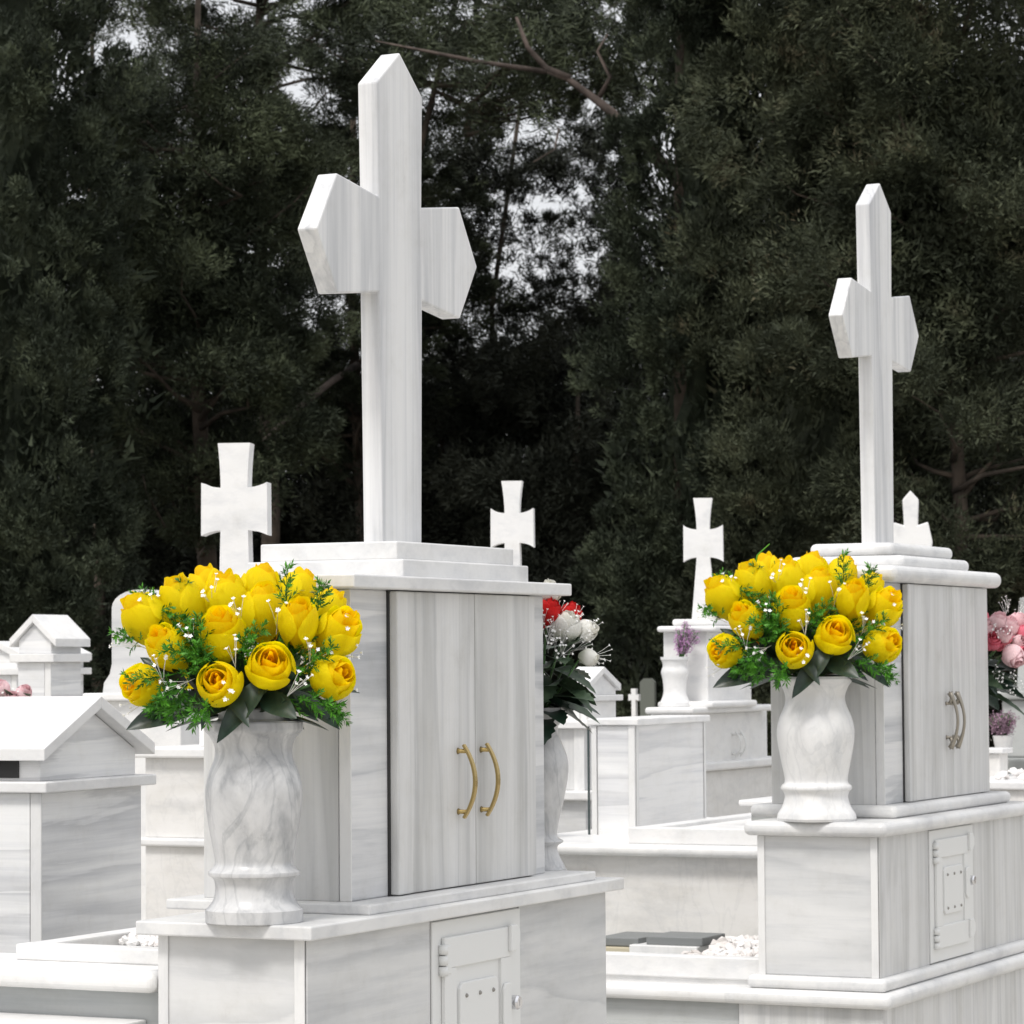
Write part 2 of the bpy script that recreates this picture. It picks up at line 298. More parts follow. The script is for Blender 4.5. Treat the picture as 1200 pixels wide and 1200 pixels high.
# ------------------------------------------------------------------ monuments
def pointed_cross(parent, x, yc, zb, zc, zt, t=.042, m=None, hw=(.08,.088,.094), s=1.0):
    a, b, c = hw
    pts = [(yc-a,zb),(yc+a,zb),(yc+b*1.0,zc-.093*s),(yc+.25*s,zc-.112*s),(yc+.328*s,zc),(yc+.25*s,zc+.112*s),(yc+b,zc+.09*s),
           (yc+c,zt-.072*s),(yc,zt),(yc-c,zt-.072*s),(yc-b,zc+.09*s),(yc-.25*s,zc+.112*s),(yc-.328*s,zc),(yc-.25*s,zc-.112*s),(yc-b,zc-.093*s)]
    bm = bmesh.new(); prism(bm, pts, x-t, x, 'x', .0035)
    return obj('cross', bm, m or M['cross'], parent)
def niche_door(parent, x, y0, y1, z0, z1):
    """white metal hatch on the +x face: frame plate, leaf with sunk field, raised plate, rivets, hinges, latches, lock"""
    W_, H = y1-y0, z1-z0
    bm = bmesh.new(); box(bm, x, x+.006, y0, y1, z0, z1, .002)
    fr = obj('hatch_frame', bm, M['paint'], parent)
    ly0, ly1, lz0, lz1 = y0+W_*.09, y1-W_*.16, z0+H*.10, z1-H*.075
    X0 = x+.0065; LW = ly1-ly0; rz1, rz0 = z1-H*.215, z0+H*.27
    bm = bmesh.new()
    box(bm, X0, X0+.008, ly0, ly1, rz1, lz1, .0025); box(bm, X0, X0+.008, ly0, ly1, lz0, rz0, .0025)
    box(bm, X0, X0+.0076, ly0, ly0+LW*.17, rz0, rz1, .001); box(bm, X0, X0+.0076, ly1-LW*.15, ly1, rz0, rz1, .001)
    box(bm, X0-.001, X0+.002, ly0+.01, ly1-.01, lz0+.01, lz1-.01, 0)
    leaf = obj('hatch_leaf', bm, M['paint'], parent)
    py0, py1, pz0, pz1 = ly0+LW*.22, ly0+LW*.80, z0+H*.35, z1-H*.29
    bm = bmesh.new(); c = .010
    prism(bm, [(py0,pz0+c),(py0+c,pz0),(py1-c,pz0),(py1,pz0+c),(py1,pz1-c),(py1-c,pz1),(py0+c,pz1),(py0,pz1-c)], X0+.0015, X0+.0085, 'x', .002)
    obj('raised_plate', bm, M['paint'], leaf)
    for zz in (pz0+H*.045, pz1-H*.06):
        for k in range(3):
            yy = py0+(py1-py0)*(.15+.35*k)
            b = bmesh.new(); bmesh.ops.create_uvsphere(b, u_segments=10, v_segments=6, radius=.0042, matrix=Matrix.Translation((X0+.0085, yy, zz)))
            obj('rivet', b, M['rivet'], leaf)
    for zz in (lz1-H*.10, lz0+H*.08):
        b = bmesh.new()
        for k in (-1, 0, 1):
            tube(b, [(X0+.006, ly0-.003, zz+k*.0195-.0085), (X0+.006, ly0-.003, zz+k*.0195+.0085)], .0085, 14)
        box(b, X0+.001, X0+.0095, ly0-.002, ly0+.024, zz-.026, zz+.026, .002)
        obj('hinge', b, M['paint'], leaf)
    for zz in (lz1-H*.055, lz0+H*.10):
        b = bmesh.new(); prism(b, [(ly1-.012,zz-.024),(ly1+.010,zz-.024),(ly1+.026,zz-.008),(ly1+.026,zz+.012),(ly1+.012,zz+.026),(ly1-.012,zz+.026)], X0+.0075, X0+.016, 'x', .0025)
        obj('latch', b, M['paint'], leaf)
    zz = (pz0+pz1)/2+H*.04
    bm = bmesh.new(); a, b_ = ly1-LW*.15, ly1-LW*.03
    prism(bm, [(a,zz-.035),(a+.008,zz-.045),(b_,zz-.045),(b_,zz+.04),(a+.008,zz+.04),(a,zz+.03)], X0+.0076, X0+.0135, 'x', .002); obj('lock_plate', bm, M['paint'], leaf)
    ky = ly1+.012
    b = bmesh.new(); lathe(b, [(.001,0),(.012,0),(.0135,.006),(.0135,.018),(.011,.022),(.001,.0225)], n=20)
    bmesh.ops.transform(b, matrix=Matrix.Translation((X0-.002, ky, zz)) @ Matrix.Rotation(math.pi/2, 4, 'Y'), verts=b.verts)
    box(b, X0+.0202, X0+.0215, ky-.002, ky+.002, zz-.006, zz+.006, 0)
    obj('lock', b, M['chrome'], leaf)
def bow_handle(parent, x, y, z0, z1, m, flare=False, sc=1.0):
    bm = bmesh.new(); n = 14; zc, h = (z0+z1)/2, (z1-z0)/2
    pts, rad = [], []
    for i in range(n+1):
        t = -1+2*i/n; pts.append(Vector((x+.012+(.022 if flare else .024)*(1-t*t), y, zc+h*t)))
        rad.append((.0042+.0045*abs(t)**3)*sc if flare else .0062)
    if not flare:
        rows = []
        for i, p in enumerate(pts):
            t = (pts[min(i+1,n)]-pts[max(i-1,0)]).normalized(); nrm = t.cross(Vector((0,1,0)))
            wy = .0055*sc*(1-.25*abs(-1+2*i/n)**2)
            rows.append([bm.verts.new(p+nrm*a+Vector((0,b,0))) for a, b in ((-.0028*sc,-wy),(.0028*sc,-wy),(.0028*sc,wy),(-.0028*sc,wy))])
        for A, B in zip(rows, rows[1:]):
            for k in range(4): bm.faces.new((A[k], A[(k+1)%4], B[(k+1)%4], B[k]))
        bm.faces.new(rows[0]); bm.faces.new(rows[-1][::-1])
        bmesh.ops.recalc_face_normals(bm, faces=list(bm.faces))
        bmesh.ops.bevel(bm, geom=list(bm.edges), offset=.0008, segments=1, affect='EDGES')
    else: tube(bm, pts, rad, 10)
    for s in (-1, 1):
        zz = zc+s*(h-.012) if not flare else zc+s*(h-.03)
        tube(bm, [(x-.001, y, zz), (x+.004, y, zz), (x+.018, y, zz)], [.007,.0042,.0042], 10)
        if flare:
            tube(bm, [(x+.012, y, zz), (x+.017, y, zz+s*.012), (x+.010,y,zz+s*.034)], [.0065,.0055,.0015], 8)
    return obj('handle', bm, m, parent)
def bevels(rounded, t): return (t*.45, 5) if rounded else (.003, 2)

def big_monument(plot, label, g, rounded):
    t = thing('grave_monument', label, 'grave monument', plot.O, plot.rot, 'tall marble monuments with a pointed cross')
    pl, pd, zt = g['pw'], g['pd'], g['zp']
    z0 = g.get('z0', 0)
    # pedestal: body, corner strips and two side panels
    obj('pedestal', one_box(-pl, 0, 0, pd, z0, zt, .003), M['side'] if not rounded else M['side'], t)
    for xa in (-pl-.001, -.019): obj('corner_strip', one_box(xa, xa+.02, -.0035, -.001, z0, zt-.001, .001, 1), M['strip'], t)
    for ya, yb in ((.001, g['hy0']-.002), (g['hy1']+.002, pd-.002)): obj('side_panel', one_box(.001, .004, ya, yb, z0, zt-.001, .001, 1), M['door'] if rounded else M['side'], t)
    niche_door(t, .002, g['hy0'], g['hy1'], g['hz0'], g['hz1'])
    o = g['ov']; th = g['lt']; bv, sg = bevels(rounded, th)
    obj('ledge', one_box(-pl-.03, o, -o, pd+.035, zt, zt+th, bv, sg), M['slab'], t)
    zl = zt+th; pt = g['pt']; bv, sg = bevels(rounded, pt)
    cy0, cy1, cx1 = g['cy0'], g['cy1'], g['cx1']; cx0 = cx1-g['cw']
    obj('plinth', one_box(cx0-.05, g['plx'], cy0-g['plo'], g['ply1'], zl, zl+pt, bv, sg), M['slab'], t)
    zc0, zc1 = zl+pt, g['zc']
    obj('cabinet', one_box(cx0, cx1, cy0, cy1, zc0, zc1, .003), M['panelh'], t)
    obj('corner_strip', one_box(cx1-.022, cx1+.002, cy0-.004, cy0-.001, zc0, zc1-.001, .001, 1), M['strip'], t)
    obj('front_panel', one_box(cx0-.002, cx1-.024, cy0-.003, cy0-.001, zc0, zc1-.001, .001, 1), M['door'], t)
    d0, d1 = g['d0'], g['d1']
    obj('door_surround', one_box(cx1-.01, cx1+.004, d0-.006, d1+.004, zc0+.001, zc1-.001, 0), M['dark'], t)
    obj('door_jamb', one_box(cx1+.001, cx1+.020, d0, d0+.052, zc0+.002, zc1-.002, .003), M['door'], t)
    mid = (d0+.054+d1)/2
    for i, (a, b) in enumerate(((d0+.054, mid-.001), (mid+.001, d1))):
        dr = obj('door', one_box(cx1+.001, cx1+.016, a, b, zc0+.002, zc1-.002, .0025), M['door'], t)
        hy = g['hyh'][i]
        bow_handle(dr, cx1+.016, hy, g['hh'][0], g['hh'][1], M['pewter'] if rounded else M['brass'], rounded)
    z = zc1
    for i, (tx0, tx1, ty0, ty1, th) in enumerate(g['tiers']):
        bv, sg = bevels(rounded, th)
        obj('cap_slab', one_box(tx0, tx1, ty0, ty1, z, z+th, bv, sg), M['slab'], t); z += th
    pointed_cross(t, g['crx'], g['cry'], z-.001, g['crz'], g['crt'])
    return t, zl

P1 = Plot(357, 5.3, 26, 1100)
g1 = dict(pw=.286, pd=1.216, zp=1.042, hy0=.448, hy1=.81, hz0=.632, hz1=1.036, ov=.03, lt=.024, pt=.018, plx=.008, plo=.055, ply1=1.16,
     cx1=-.058, cw=.30, cy0=.268, cy1=1.062, d0=.408, d1=.99, hyh=(.652,.748), hh=(1.213,1.350), zc=1.635,
     tiers=[(-.40,-.012,.20,1.10,.024),(-.385,-.055,.462,.99,.034),(-.37,-.08,.485,.975,.034)], crx=-.19, cry=.715, crz=2.30, crt=2.68)
MON1, ZL1 = big_monument(P1, 'tall white marble monument with square edged slabs, brass door handles and large pointed cross', g1, False)
P2 = Plot(1028, 8.2, 26, 980)
g2 = dict(pw=.332, pd=1.29, zp=1.044, z0=.679, hy0=.40, hy1=.78, hz0=.682, hz1=1.040, ov=.035, lt=.038, pt=.034, plx=-.012, plo=.05, ply1=1.22,
     cx1=-.060, cw=.32, cy0=.235, cy1=1.118, d0=.39, d1=1.112, hyh=(.715,.775), hh=(1.255,1.41), zc=1.712,
     tiers=[(-.42,-.02,.235,1.19,.045),(-.44,-.10,.53,1.13,.037),(-.39,-.14,.56,1.10,.037)], crx=-.22, cry=.72, crz=2.455, crt=2.865)
MON2, ZL2 = big_monument(P2, 'tall white marble monument with rounded slab edges, grey door handles and pointed cross', g2, True)
# lower steps of the second monument
obj('base_step', one_box(-.357, .028, -.032, 2.0, .645, .679, .014, 5), M['slab'], MON2)
obj('base_step', one_box(-.42, .05, -.06, 2.4, .604, .645, .018, 5), M['slab'], MON2)
obj('base_wall', one_box(-.38, .02, -.03, 2.3, 0, .604, .003), M['door'], MON2)

# ------------------------------------------------------------------ grave beds
def chips(name, label, plot, x0, x1, y0, y1, z, n, s=.012, group=None):
    bm = bmesh.new()
    for i in range(n):
        x, y = random.uniform(x0,x1), random.uniform(y0,y1); r = s*random.uniform(.5,1.3)
        h = .03*max(0, mn.noise(Vector((x*6, y*6, 0))))+random.random()*.010
        b = bmesh.new(); bmesh.ops.create_icosphere(b, subdivisions=1, radius=r)
        for v in b.verts: v.co = v.co*random.uniform(.65,1.2)
        bmesh.ops.transform(b, matrix=Matrix.Translation((x,y,z+h)) @ Matrix.Rotation(random.random()*6,4,'X') @ Matrix.Diagonal((1,1,.7,1)), verts=b.verts)
        join(bm, b)
    o = obj(name, bm, M['gravel']); o.location = plot.O; o.rotation_euler = (0,0,plot.rot)
    tag(o, label, 'gravel', kind='stuff'); return o
# bed of the first monument (to its left)
b1 = thing('grave_bed', 'low white marble grave bed with gravel, left of the monument with brass handles', 'grave bed', P1.O, P1.rot, 'marble grave beds')
xe, zt1 = P1.ony(18, 1106, .10); zb1 = P1.ony(100, 1128, .10)[1]; zs = P1.ony(100, 1130, .05)[1]
bm = bmesh.new(); cy = .10
YD = P1.onx(172, 1083, xe)[0]; print('bed depth', xe, YD)
box(bm, xe, -.29, cy, cy+.045, zb1, zt1, .003); box(bm, xe, xe+.045, cy+.047, YD, zb1, zt1-.001, .003); box(bm, xe+.047, -.29, YD-.045, YD, zb1, zt1-.001, .003)
obj('kerb', bm, M['white'], b1)
obj('bed_floor', one_box(xe+.02, -.29, cy+.02, YD-.02, zb1-.02, zt1-.035, 0), M['white'], b1)
obj('bed_base', one_box(xe+.004, -.29, cy+.08, YD-.004, 0, zb1-.001, .003), M['side'], b1)
obj('step_slab', one_box(-2.2, -.289, -.02, .22, zb1-.036, zb1, .015, 5), M['white'], b1)
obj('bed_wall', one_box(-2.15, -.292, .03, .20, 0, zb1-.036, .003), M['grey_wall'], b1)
obj('foot_slab', one_box(-2.2, -.33, -.12, .028, 0, P1.ony(60, 1189, .028)[1], .003), M['white'], b1)
chips('white_gravel', 'white marble gravel inside the grave bed left of the brass handled monument', P1, xe+.06, -.30, cy+.25, YD-.06, zt1-.028, 1600, .008)
# bed of the second monument
b2 = thing('grave_bed', 'white marble grave bed holding dark stone plaques, left of the monument with grey handles', 'grave bed', P2.O, P2.rot, 'marble grave beds')
cy = .02
zt2 = P2.ony(800, 1120, cy)[1]; zb2 = P2.ony(800, 1146, cy)[1]
bm = bmesh.new(); box(bm, -1.5, -.334, cy, cy+.05, zb2, zt2, .004)
obj('kerb', bm, M['white'], b2)
zk = P2.onx(800, 1082, 0)
ybk = 1.15
ztk = P2.ony(800, 1083, ybk)[1]
obj('back_kerb', one_box(-1.9, -.336, ybk, ybk+.09, zb2, ztk, .022, 5), M['white'], b2)
obj('bed_floor', one_box(-1.6, -.334, cy+.02, ybk, zb2-.05, zt2-.05, 0), M['old'], b2)
obj('step_slab', one_box(-2.0, -.402, -.0585, ybk+.3, .6045, .6445, .018, 5, 0), M['white'], b2)
obj('bed_filling', one_box(-1.9, -.3585, .03, ybk, .6446, zb2, 0), M['white'], b2)
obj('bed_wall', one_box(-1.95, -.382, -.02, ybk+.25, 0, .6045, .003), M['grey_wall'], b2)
chips('white_gravel', 'white marble gravel beside the dark stone plaques in the grave bed', P2, -.62, -.34, .10, .75, zt2-.022, 420, .017)
def plaque(px0, px1, py_top, py_bot, y, depth, m, label, grp, nm='grave_plaque', skew=0):
    x0, z1 = P2.ony(px0, py_top, y); x1, _ = P2.ony(px1, py_top, y); z0 = P2.ony(px0, py_bot, y)[1]
    bm = one_box(x0, x1, 0, depth, z0, z1, .003)
    o = obj(nm, bm, m); o.location = P2.W(0, y, 0); o.rotation_euler = (0,0,P2.rot+skew); tag(o, label, 'stone slab', grp); return o, z0, z1
plaque(737, 817, 1107, 1119, .34, .24, M['strip'], 'pale marble block lying under the longer dark stone plaque', 'loose stones in the grave bed', 'marble_block')
plaque(757, 823, 1097, 1107, .36, .17, M['plaque'], 'longer dark grey stone plaque lying beside the white gravel', 'loose stones in the grave bed')
plaque(700, 748, 1098, 1108, .37, .2, M['plaque'], 'dark grey stone plaque lying over the tan stone, half hidden by the nearer monument', 'loose stones in the grave bed')
plaque(690, 738, 1109, 1117, .35, .2, M['sand'], 'tan stone block under the half hidden dark plaque', 'loose stones in the grave bed', 'stone_block')

# ------------------------------------------------------------------ vases
def vase(loc, rotz, s, prof, m, label, power=2.0, twist=0.0, n=56, name='marble_vase', group=None):
    bm = bmesh.new(); lathe(bm, [(r*s, z*s) for r, z in prof], n=n, power=power, twist=twist)
    b = bmesh.new(); b.free()
    o = obj(name, bm, m); o.location = loc; o.rotation_euler = (0,0,rotz); tag(o, label, 'vase', group); return o
k = .00143
prof1 = [(0.001,0),(57.3*k,0),(58*k,1*k),(58*k,15*k),(56.8*k,16.5*k)]+smoothprof([(55.5*k,17*k),(48.5*k,27*k),(46*k,40*k),(48*k,51*k),(54*k,55.5*k)])+[(54.5*k,58*k),(54*k,60*k)]+ \
    smoothprof([(50*k,63*k),(46*k,70*k),(48*k,84*k),(51*k,100*k),(55*k,122*k),(57.5*k,145*k),(57*k,162*k),(53*k,178*k),(47*k,194*k),(46.5*k,208*k),(52*k,220*k),(57*k,225*k)])+ \
    [(58.5*k,227*k),(59*k,229*k),(59*k,236*k),(57.5*k,238*k),(44*k,239*k),(42*k,241*k),(42*k,252*k),(38*k,254*k),(34*k,250*k),(32*k,225*k),(.001,224*k)]
V1 = Vector(at(298, 1072, 5.37)); V1.z = ZL1
vase(V1, .3, 1.0, prof1, M['vase'], 'grey veined marble vase holding yellow roses, on the nearest ledge', group='marble vases')
k2 = 8.32/FPX
prof2 = [(0.001,0),(42*k2,0),(43.5*k2,3*k2),(42.5*k2,8*k2)]+smoothprof([(42*k2,9*k2),(37*k2,18*k2),(34.5*k2,28*k2),(36*k2,34*k2),(38.5*k2,37*k2),(38*k2,41*k2),(34.5*k2,45*k2),(35*k2,54*k2),(38*k2,70*k2),(41.5*k2,90*k2),(42.5*k2,106*k2),(40*k2,120*k2),(34.5*k2,134*k2),(33*k2,144*k2),(36*k2,154*k2),(41*k2,162*k2)])+ \
    [(42*k2,165*k2),(41*k2,168*k2),(37*k2,168*k2),(34*k2,150*k2),(.001,149*k2)]
V2 = Vector(at(957, 955, 8.32)); V2.z = ZL2
vase(V2, .5, 1.0, prof2, M['vase_white'], 'bright white marble vase holding yellow roses, on the farther ledge', power=2.5, twist=1.6, group='marble vases')
profT = [(0.001,0),(.052,0),(.053,.02)]+smoothprof([(.050,.022),(.036,.05),(.034,.065),(.046,.075),(.034,.085),(.036,.11),(.050,.17),(.057,.215),(.055,.245),(.042,.28),(.036,.30),(.043,.325),(.052,.340)])+[(.053,.345),(.046,.345),(.04,.31),(.001,.30)]
V3 = P1.W(P1.ony(634, 1010, 1.165)[0], 1.165, ZL1)
vase(V3, 0, 1.0, profT, M['vase'], 'slender grey marble vase behind the cabinet with brass handles', group='marble vases')
V4 = P2.W(P2.ony(1128, 930, 1.25)[0], 1.25, ZL2)
vase(V4, 0, .9, profT, M['vase_white'], 'white marble vase behind the cabinet with grey handles, under pink flowers', group='marble vases')

# ------------------------------------------------------------------ flowers
def rose_mesh(seed, open_=.5, npet=13, name='rose', ruff=.022):
    rn = random.Random(seed); vs, fs, tint = [], [], []
    for i in range(npet):
        f = i/(npet-1); a0 = i*2.4+rn.uniform(-.3,.3)
        Rr = .085+.36*f**.7*(.92+.16*open_); H = .93-.04*f-.16*open_*f*f+rn.uniform(-.03,.03)+(.05 if f < .5 else 0); zb = .0+.05*(1-f)
        half = (1.7-.55*f)*(.95+rn.random()*.12); nu, nv = 11, 10
        lip = (.015+.12*open_*f)*rn.uniform(.6,1.4); ph = rn.random()*9; tip = rn.uniform(-.02,.06); fold = rn.uniform(-.03,.03)
        base = len(vs)
        for v in range(nv):
            t = v/(nv-1)
            for u in range(nu):
                s = -1+2*u/(nu-1)
                wd = half*(.45+.62*math.sin(min(1,t*1.1)*math.pi*.60))*(1-.18*max(0,t-.7)*3.3*s*s)
                ang = a0+s*wd
                belly = math.sin((.10+.78*t)*math.pi)**.62          # egg shaped cup closing towards the top
                rad = Rr*(.16+.90*belly)*(1+.10*t*f) + lip*max(0,t-.78)**1.5*9*(1-.35*s*s)
                rad += .018*s*s*(1+f)*t+ruff*math.sin(s*4.2+ph+t*2)*t*t*.8+fold*math.exp(-(s*3)**2)*t
                z = zb+(H-zb)*(t**.9)*(1-.13*abs(s)**2.4*t) - lip*max(0,t-.86)*2.0 + .015*math.sin(s*6+ph)*t**3 + tip*t*t*(1-abs(s))
                vs.append((rad*math.cos(ang), rad*math.sin(ang), z))
                heart = max(0,(1-f)*1.0-.26)*(1-.45*t)+.22*max(0,t-.85)*6*(1-f)*.5+.20*max(0,.55-t)*(1-f)+.15*max(0,1-abs(s)*1.2)*(1-t)*(.9-f)+.10*max(0,abs(s)-.8)*4*(1-f)
                tint.append((min(1,max(0,heart)), max(0,(f-.55)*1.6)*max(0,.60-t)*1.3, 0, 1))
        for v in range(nv-1):
            for u in range(nu-1):
                q = base+v*nu+u; fs.append((q,q+1,q+nu+1,q+nu))
    b0 = len(vs)
    for v in range(7):
        for u in range(8):
            t = v/6; rr = .085*math.sin(.15+t*2.75)*(1+.25*math.sin(u*math.pi/2+t*3)); vs.append((rr*math.cos(u*math.pi/4), rr*math.sin(u*math.pi/4), .15+.66*t)); tint.append((.75-.3*t,0,0,1))
    for v in range(6):
        for u in range(8): fs.append((b0+v*8+u, b0+v*8+(u+1)%8, b0+(v+1)*8+(u+1)%8, b0+(v+1)*8+u))
    me = bpy.data.meshes.new(name); me.from_pydata(vs, [], fs); me.update()
    at_ = me.color_attributes.new('tint', 'FLOAT_COLOR', 'POINT'); at_.data.foreach_set('color', np.array(tint, dtype=np.float32).ravel())
    me.polygons.foreach_set('use_smooth', [True]*len(me.polygons))
    return me
def tomat(me, m): me = me.copy(); me.materials.clear(); me.materials.append(m); return me
def aim(d, roll=0.0):
    d = Vector(d).normalized(); return (d.to_track_quat('Z', 'Y').to_matrix().to_4x4() @ Matrix.Rotation(roll, 4, 'Z'))
def leaf_mesh(L, Wd, bend=.25, fold=.18, serr=0, n=12):
    bm = bmesh.new(); rows = []
    for i in range(n+1):
        t = i/n; wd = Wd*math.sin(math.pi*min(1,t**.8))**.8*(1+serr*(.5 if i%2 else -.5)); wd = max(wd, .0004)
        y = L*t; z = -bend*L*t*t
        rows.append([bm.verts.new((-wd, y, z+fold*wd)), bm.verts.new((-wd*.5, y, z+fold*wd*.3)), bm.verts.new((0, y, z-fold*wd*.3)), bm.verts.new((wd*.5, y, z+fold*wd*.3)), bm.verts.new((wd, y, z+fold*wd))])
    for a, b in zip(rows, rows[1:]):
        for k in range(4):
            f = bm.faces.new((a[k], a[k+1], b[k+1], b[k])); f.smooth = True
    return bm
def sprig_mesh(seed, L=.09, dens=1.0, nl=.016):
    """feathery asparagus-like sprig along +Z"""
    rn = random.Random(seed); bm = bmesh.new()
    cx, cy = rn.uniform(-.3,.3), rn.uniform(-.3,.3)
    P = lambda t: Vector((cx*L*t*t, cy*L*t*t, L*t))
    tube(bm, [P(i/5) for i in range(6)], [.0013,.0012,.001,.0009,.0007,.0005], 4)
    def needles(p, d, n, ln):
        for k in range(n):
            a = rn.random()*6.28; o = d.orthogonal().normalized(); o.rotate(Matrix.Rotation(a,3,d)); dd = (d*.75+o*.75).normalized()
            q = p+d*rn.uniform(-.003,.003); s = dd.cross(d).normalized()*ln*.13; m_ = q+dd*ln*.5
            vs = [bm.verts.new(x) for x in (q, m_+s, q+dd*ln, m_-s)]; bm.faces.new(vs)
    for i in range(int(11*dens)):
        t = .15+.85*i/(11*dens); p = P(t); a = i*2.4; d0 = (P(min(1,t+.1))-P(t-.1)).normalized()
        o = d0.orthogonal().normalized(); o.rotate(Matrix.Rotation(a,3,d0)); bd = (d0*.8+o*.7).normalized(); bl = L*.30*(1.15-t)+.008
        tube(bm, [p, p+bd*bl], [.0007,.0004], 3, False)
        for j in range(5): needles(p+bd*bl*(j/4), bd, 4, nl*rn.uniform(.6,1))
    return bm
def filler_mesh(seed, L=.07, nf=6, r=.0042):
    rn = random.Random(seed); bm = bmesh.new(); base = bmesh.new()
    tips = []
    for i in range(nf):
        d = Vector((rn.uniform(-.5,.5), rn.uniform(-.5,.5), 1)).normalized(); l = L*rn.uniform(.55,1.05)
        p0 = Vector((0,0,L*.2)); e = p0+d*l*.8; tube(bm, [p0, p0+d*l*.4+Vector((0,0,.003)), e], .0005, 3, False); tips.append((e, d))
    tube(bm, [(0,0,0),(0,0,L*.2)], .0007, 3, False)
    for f in bm.faces: f.material_index = 1
    for e, d in tips:
        m_ = Matrix.Translation(e) @ aim(d)
        c = bm.verts.new(m_ @ Vector((0,0,0)))
        for k in range(5):
            a = k*1.2566; rr = r*rn.uniform(.85,1.2)
            v = [bm.verts.new(m_ @ Vector((math.cos(a+q)*rr*l2, math.sin(a+q)*rr*l2, rr*.45*l2))) for q, l2 in ((-.5,.7),(0,1),(.5,.7))]
            bm.faces.new([c]+v)
        b = bmesh.new(); bmesh.ops.create_icosphere(b, subdivisions=1, radius=r*.42, matrix=Matrix.Translation(e)); join(bm, b)
    base.free(); return bm
ROSES = [rose_mesh(i, o, 11) for i, o in enumerate((.25,.5,.85,.1))]
SPR = []; FIL = []
for i in range(5):
    d = bpy.data.meshes.new('sprig'); b = sprig_mesh(i, .085+.008*i); b.to_mesh(d); b.free(); SPR.append(d)
for i in range(4):
    d = bpy.data.meshes.new('filler'); b = filler_mesh(40+i, .075); b.to_mesh(d); b.free(); FIL.append(d)
def inst(name, me, parent, m4):
    o = bpy.data.objects.new(name, me); C.objects.link(o); o.parent = parent; o.matrix_local = m4; return o
YR = [tomat(r, M['yellow']) for r in ROSES]
GS = [tomat(s, M['sprig']) for s in SPR]
for f in FIL: f.materials.clear(); f.materials.append(M['filler']); f.materials.append(M['stem'])
def set_leaf(parent, p, d, L, Wd, m, bend=.2, roll=0, serr=0, name='leaf'):
    b = leaf_mesh(L, Wd, bend, .18, serr); me = bpy.data.meshes.new('leaf'); b.to_mesh(me); b.free(); me.materials.append(m)
    d = Vector(d).normalized(); q = d.to_track_quat('Y', 'Z').to_matrix().to_4x4()
    return inst(name, me, parent, Matrix.Translation(p) @ q @ Matrix.Rotation(roll, 4, 'Y'))
def leaf_n(parent, p, d, nrm, L, Wd, m, bend=.15):
    b = leaf_mesh(L, Wd, bend, .18); me = bpy.data.meshes.new('leaf'); b.to_mesh(me); b.free(); me.materials.append(m)
    y = Vector(d).normalized(); z = Vector(nrm); z = (z-y*z.dot(y)).normalized(); x = y.cross(z)
    return inst('leaf', me, parent, Matrix(((x.x,y.x,z.x,p[0]),(x.y,y.y,z.y,p[1]),(x.z,y.z,z.z,p[2]),(0,0,0,1))))
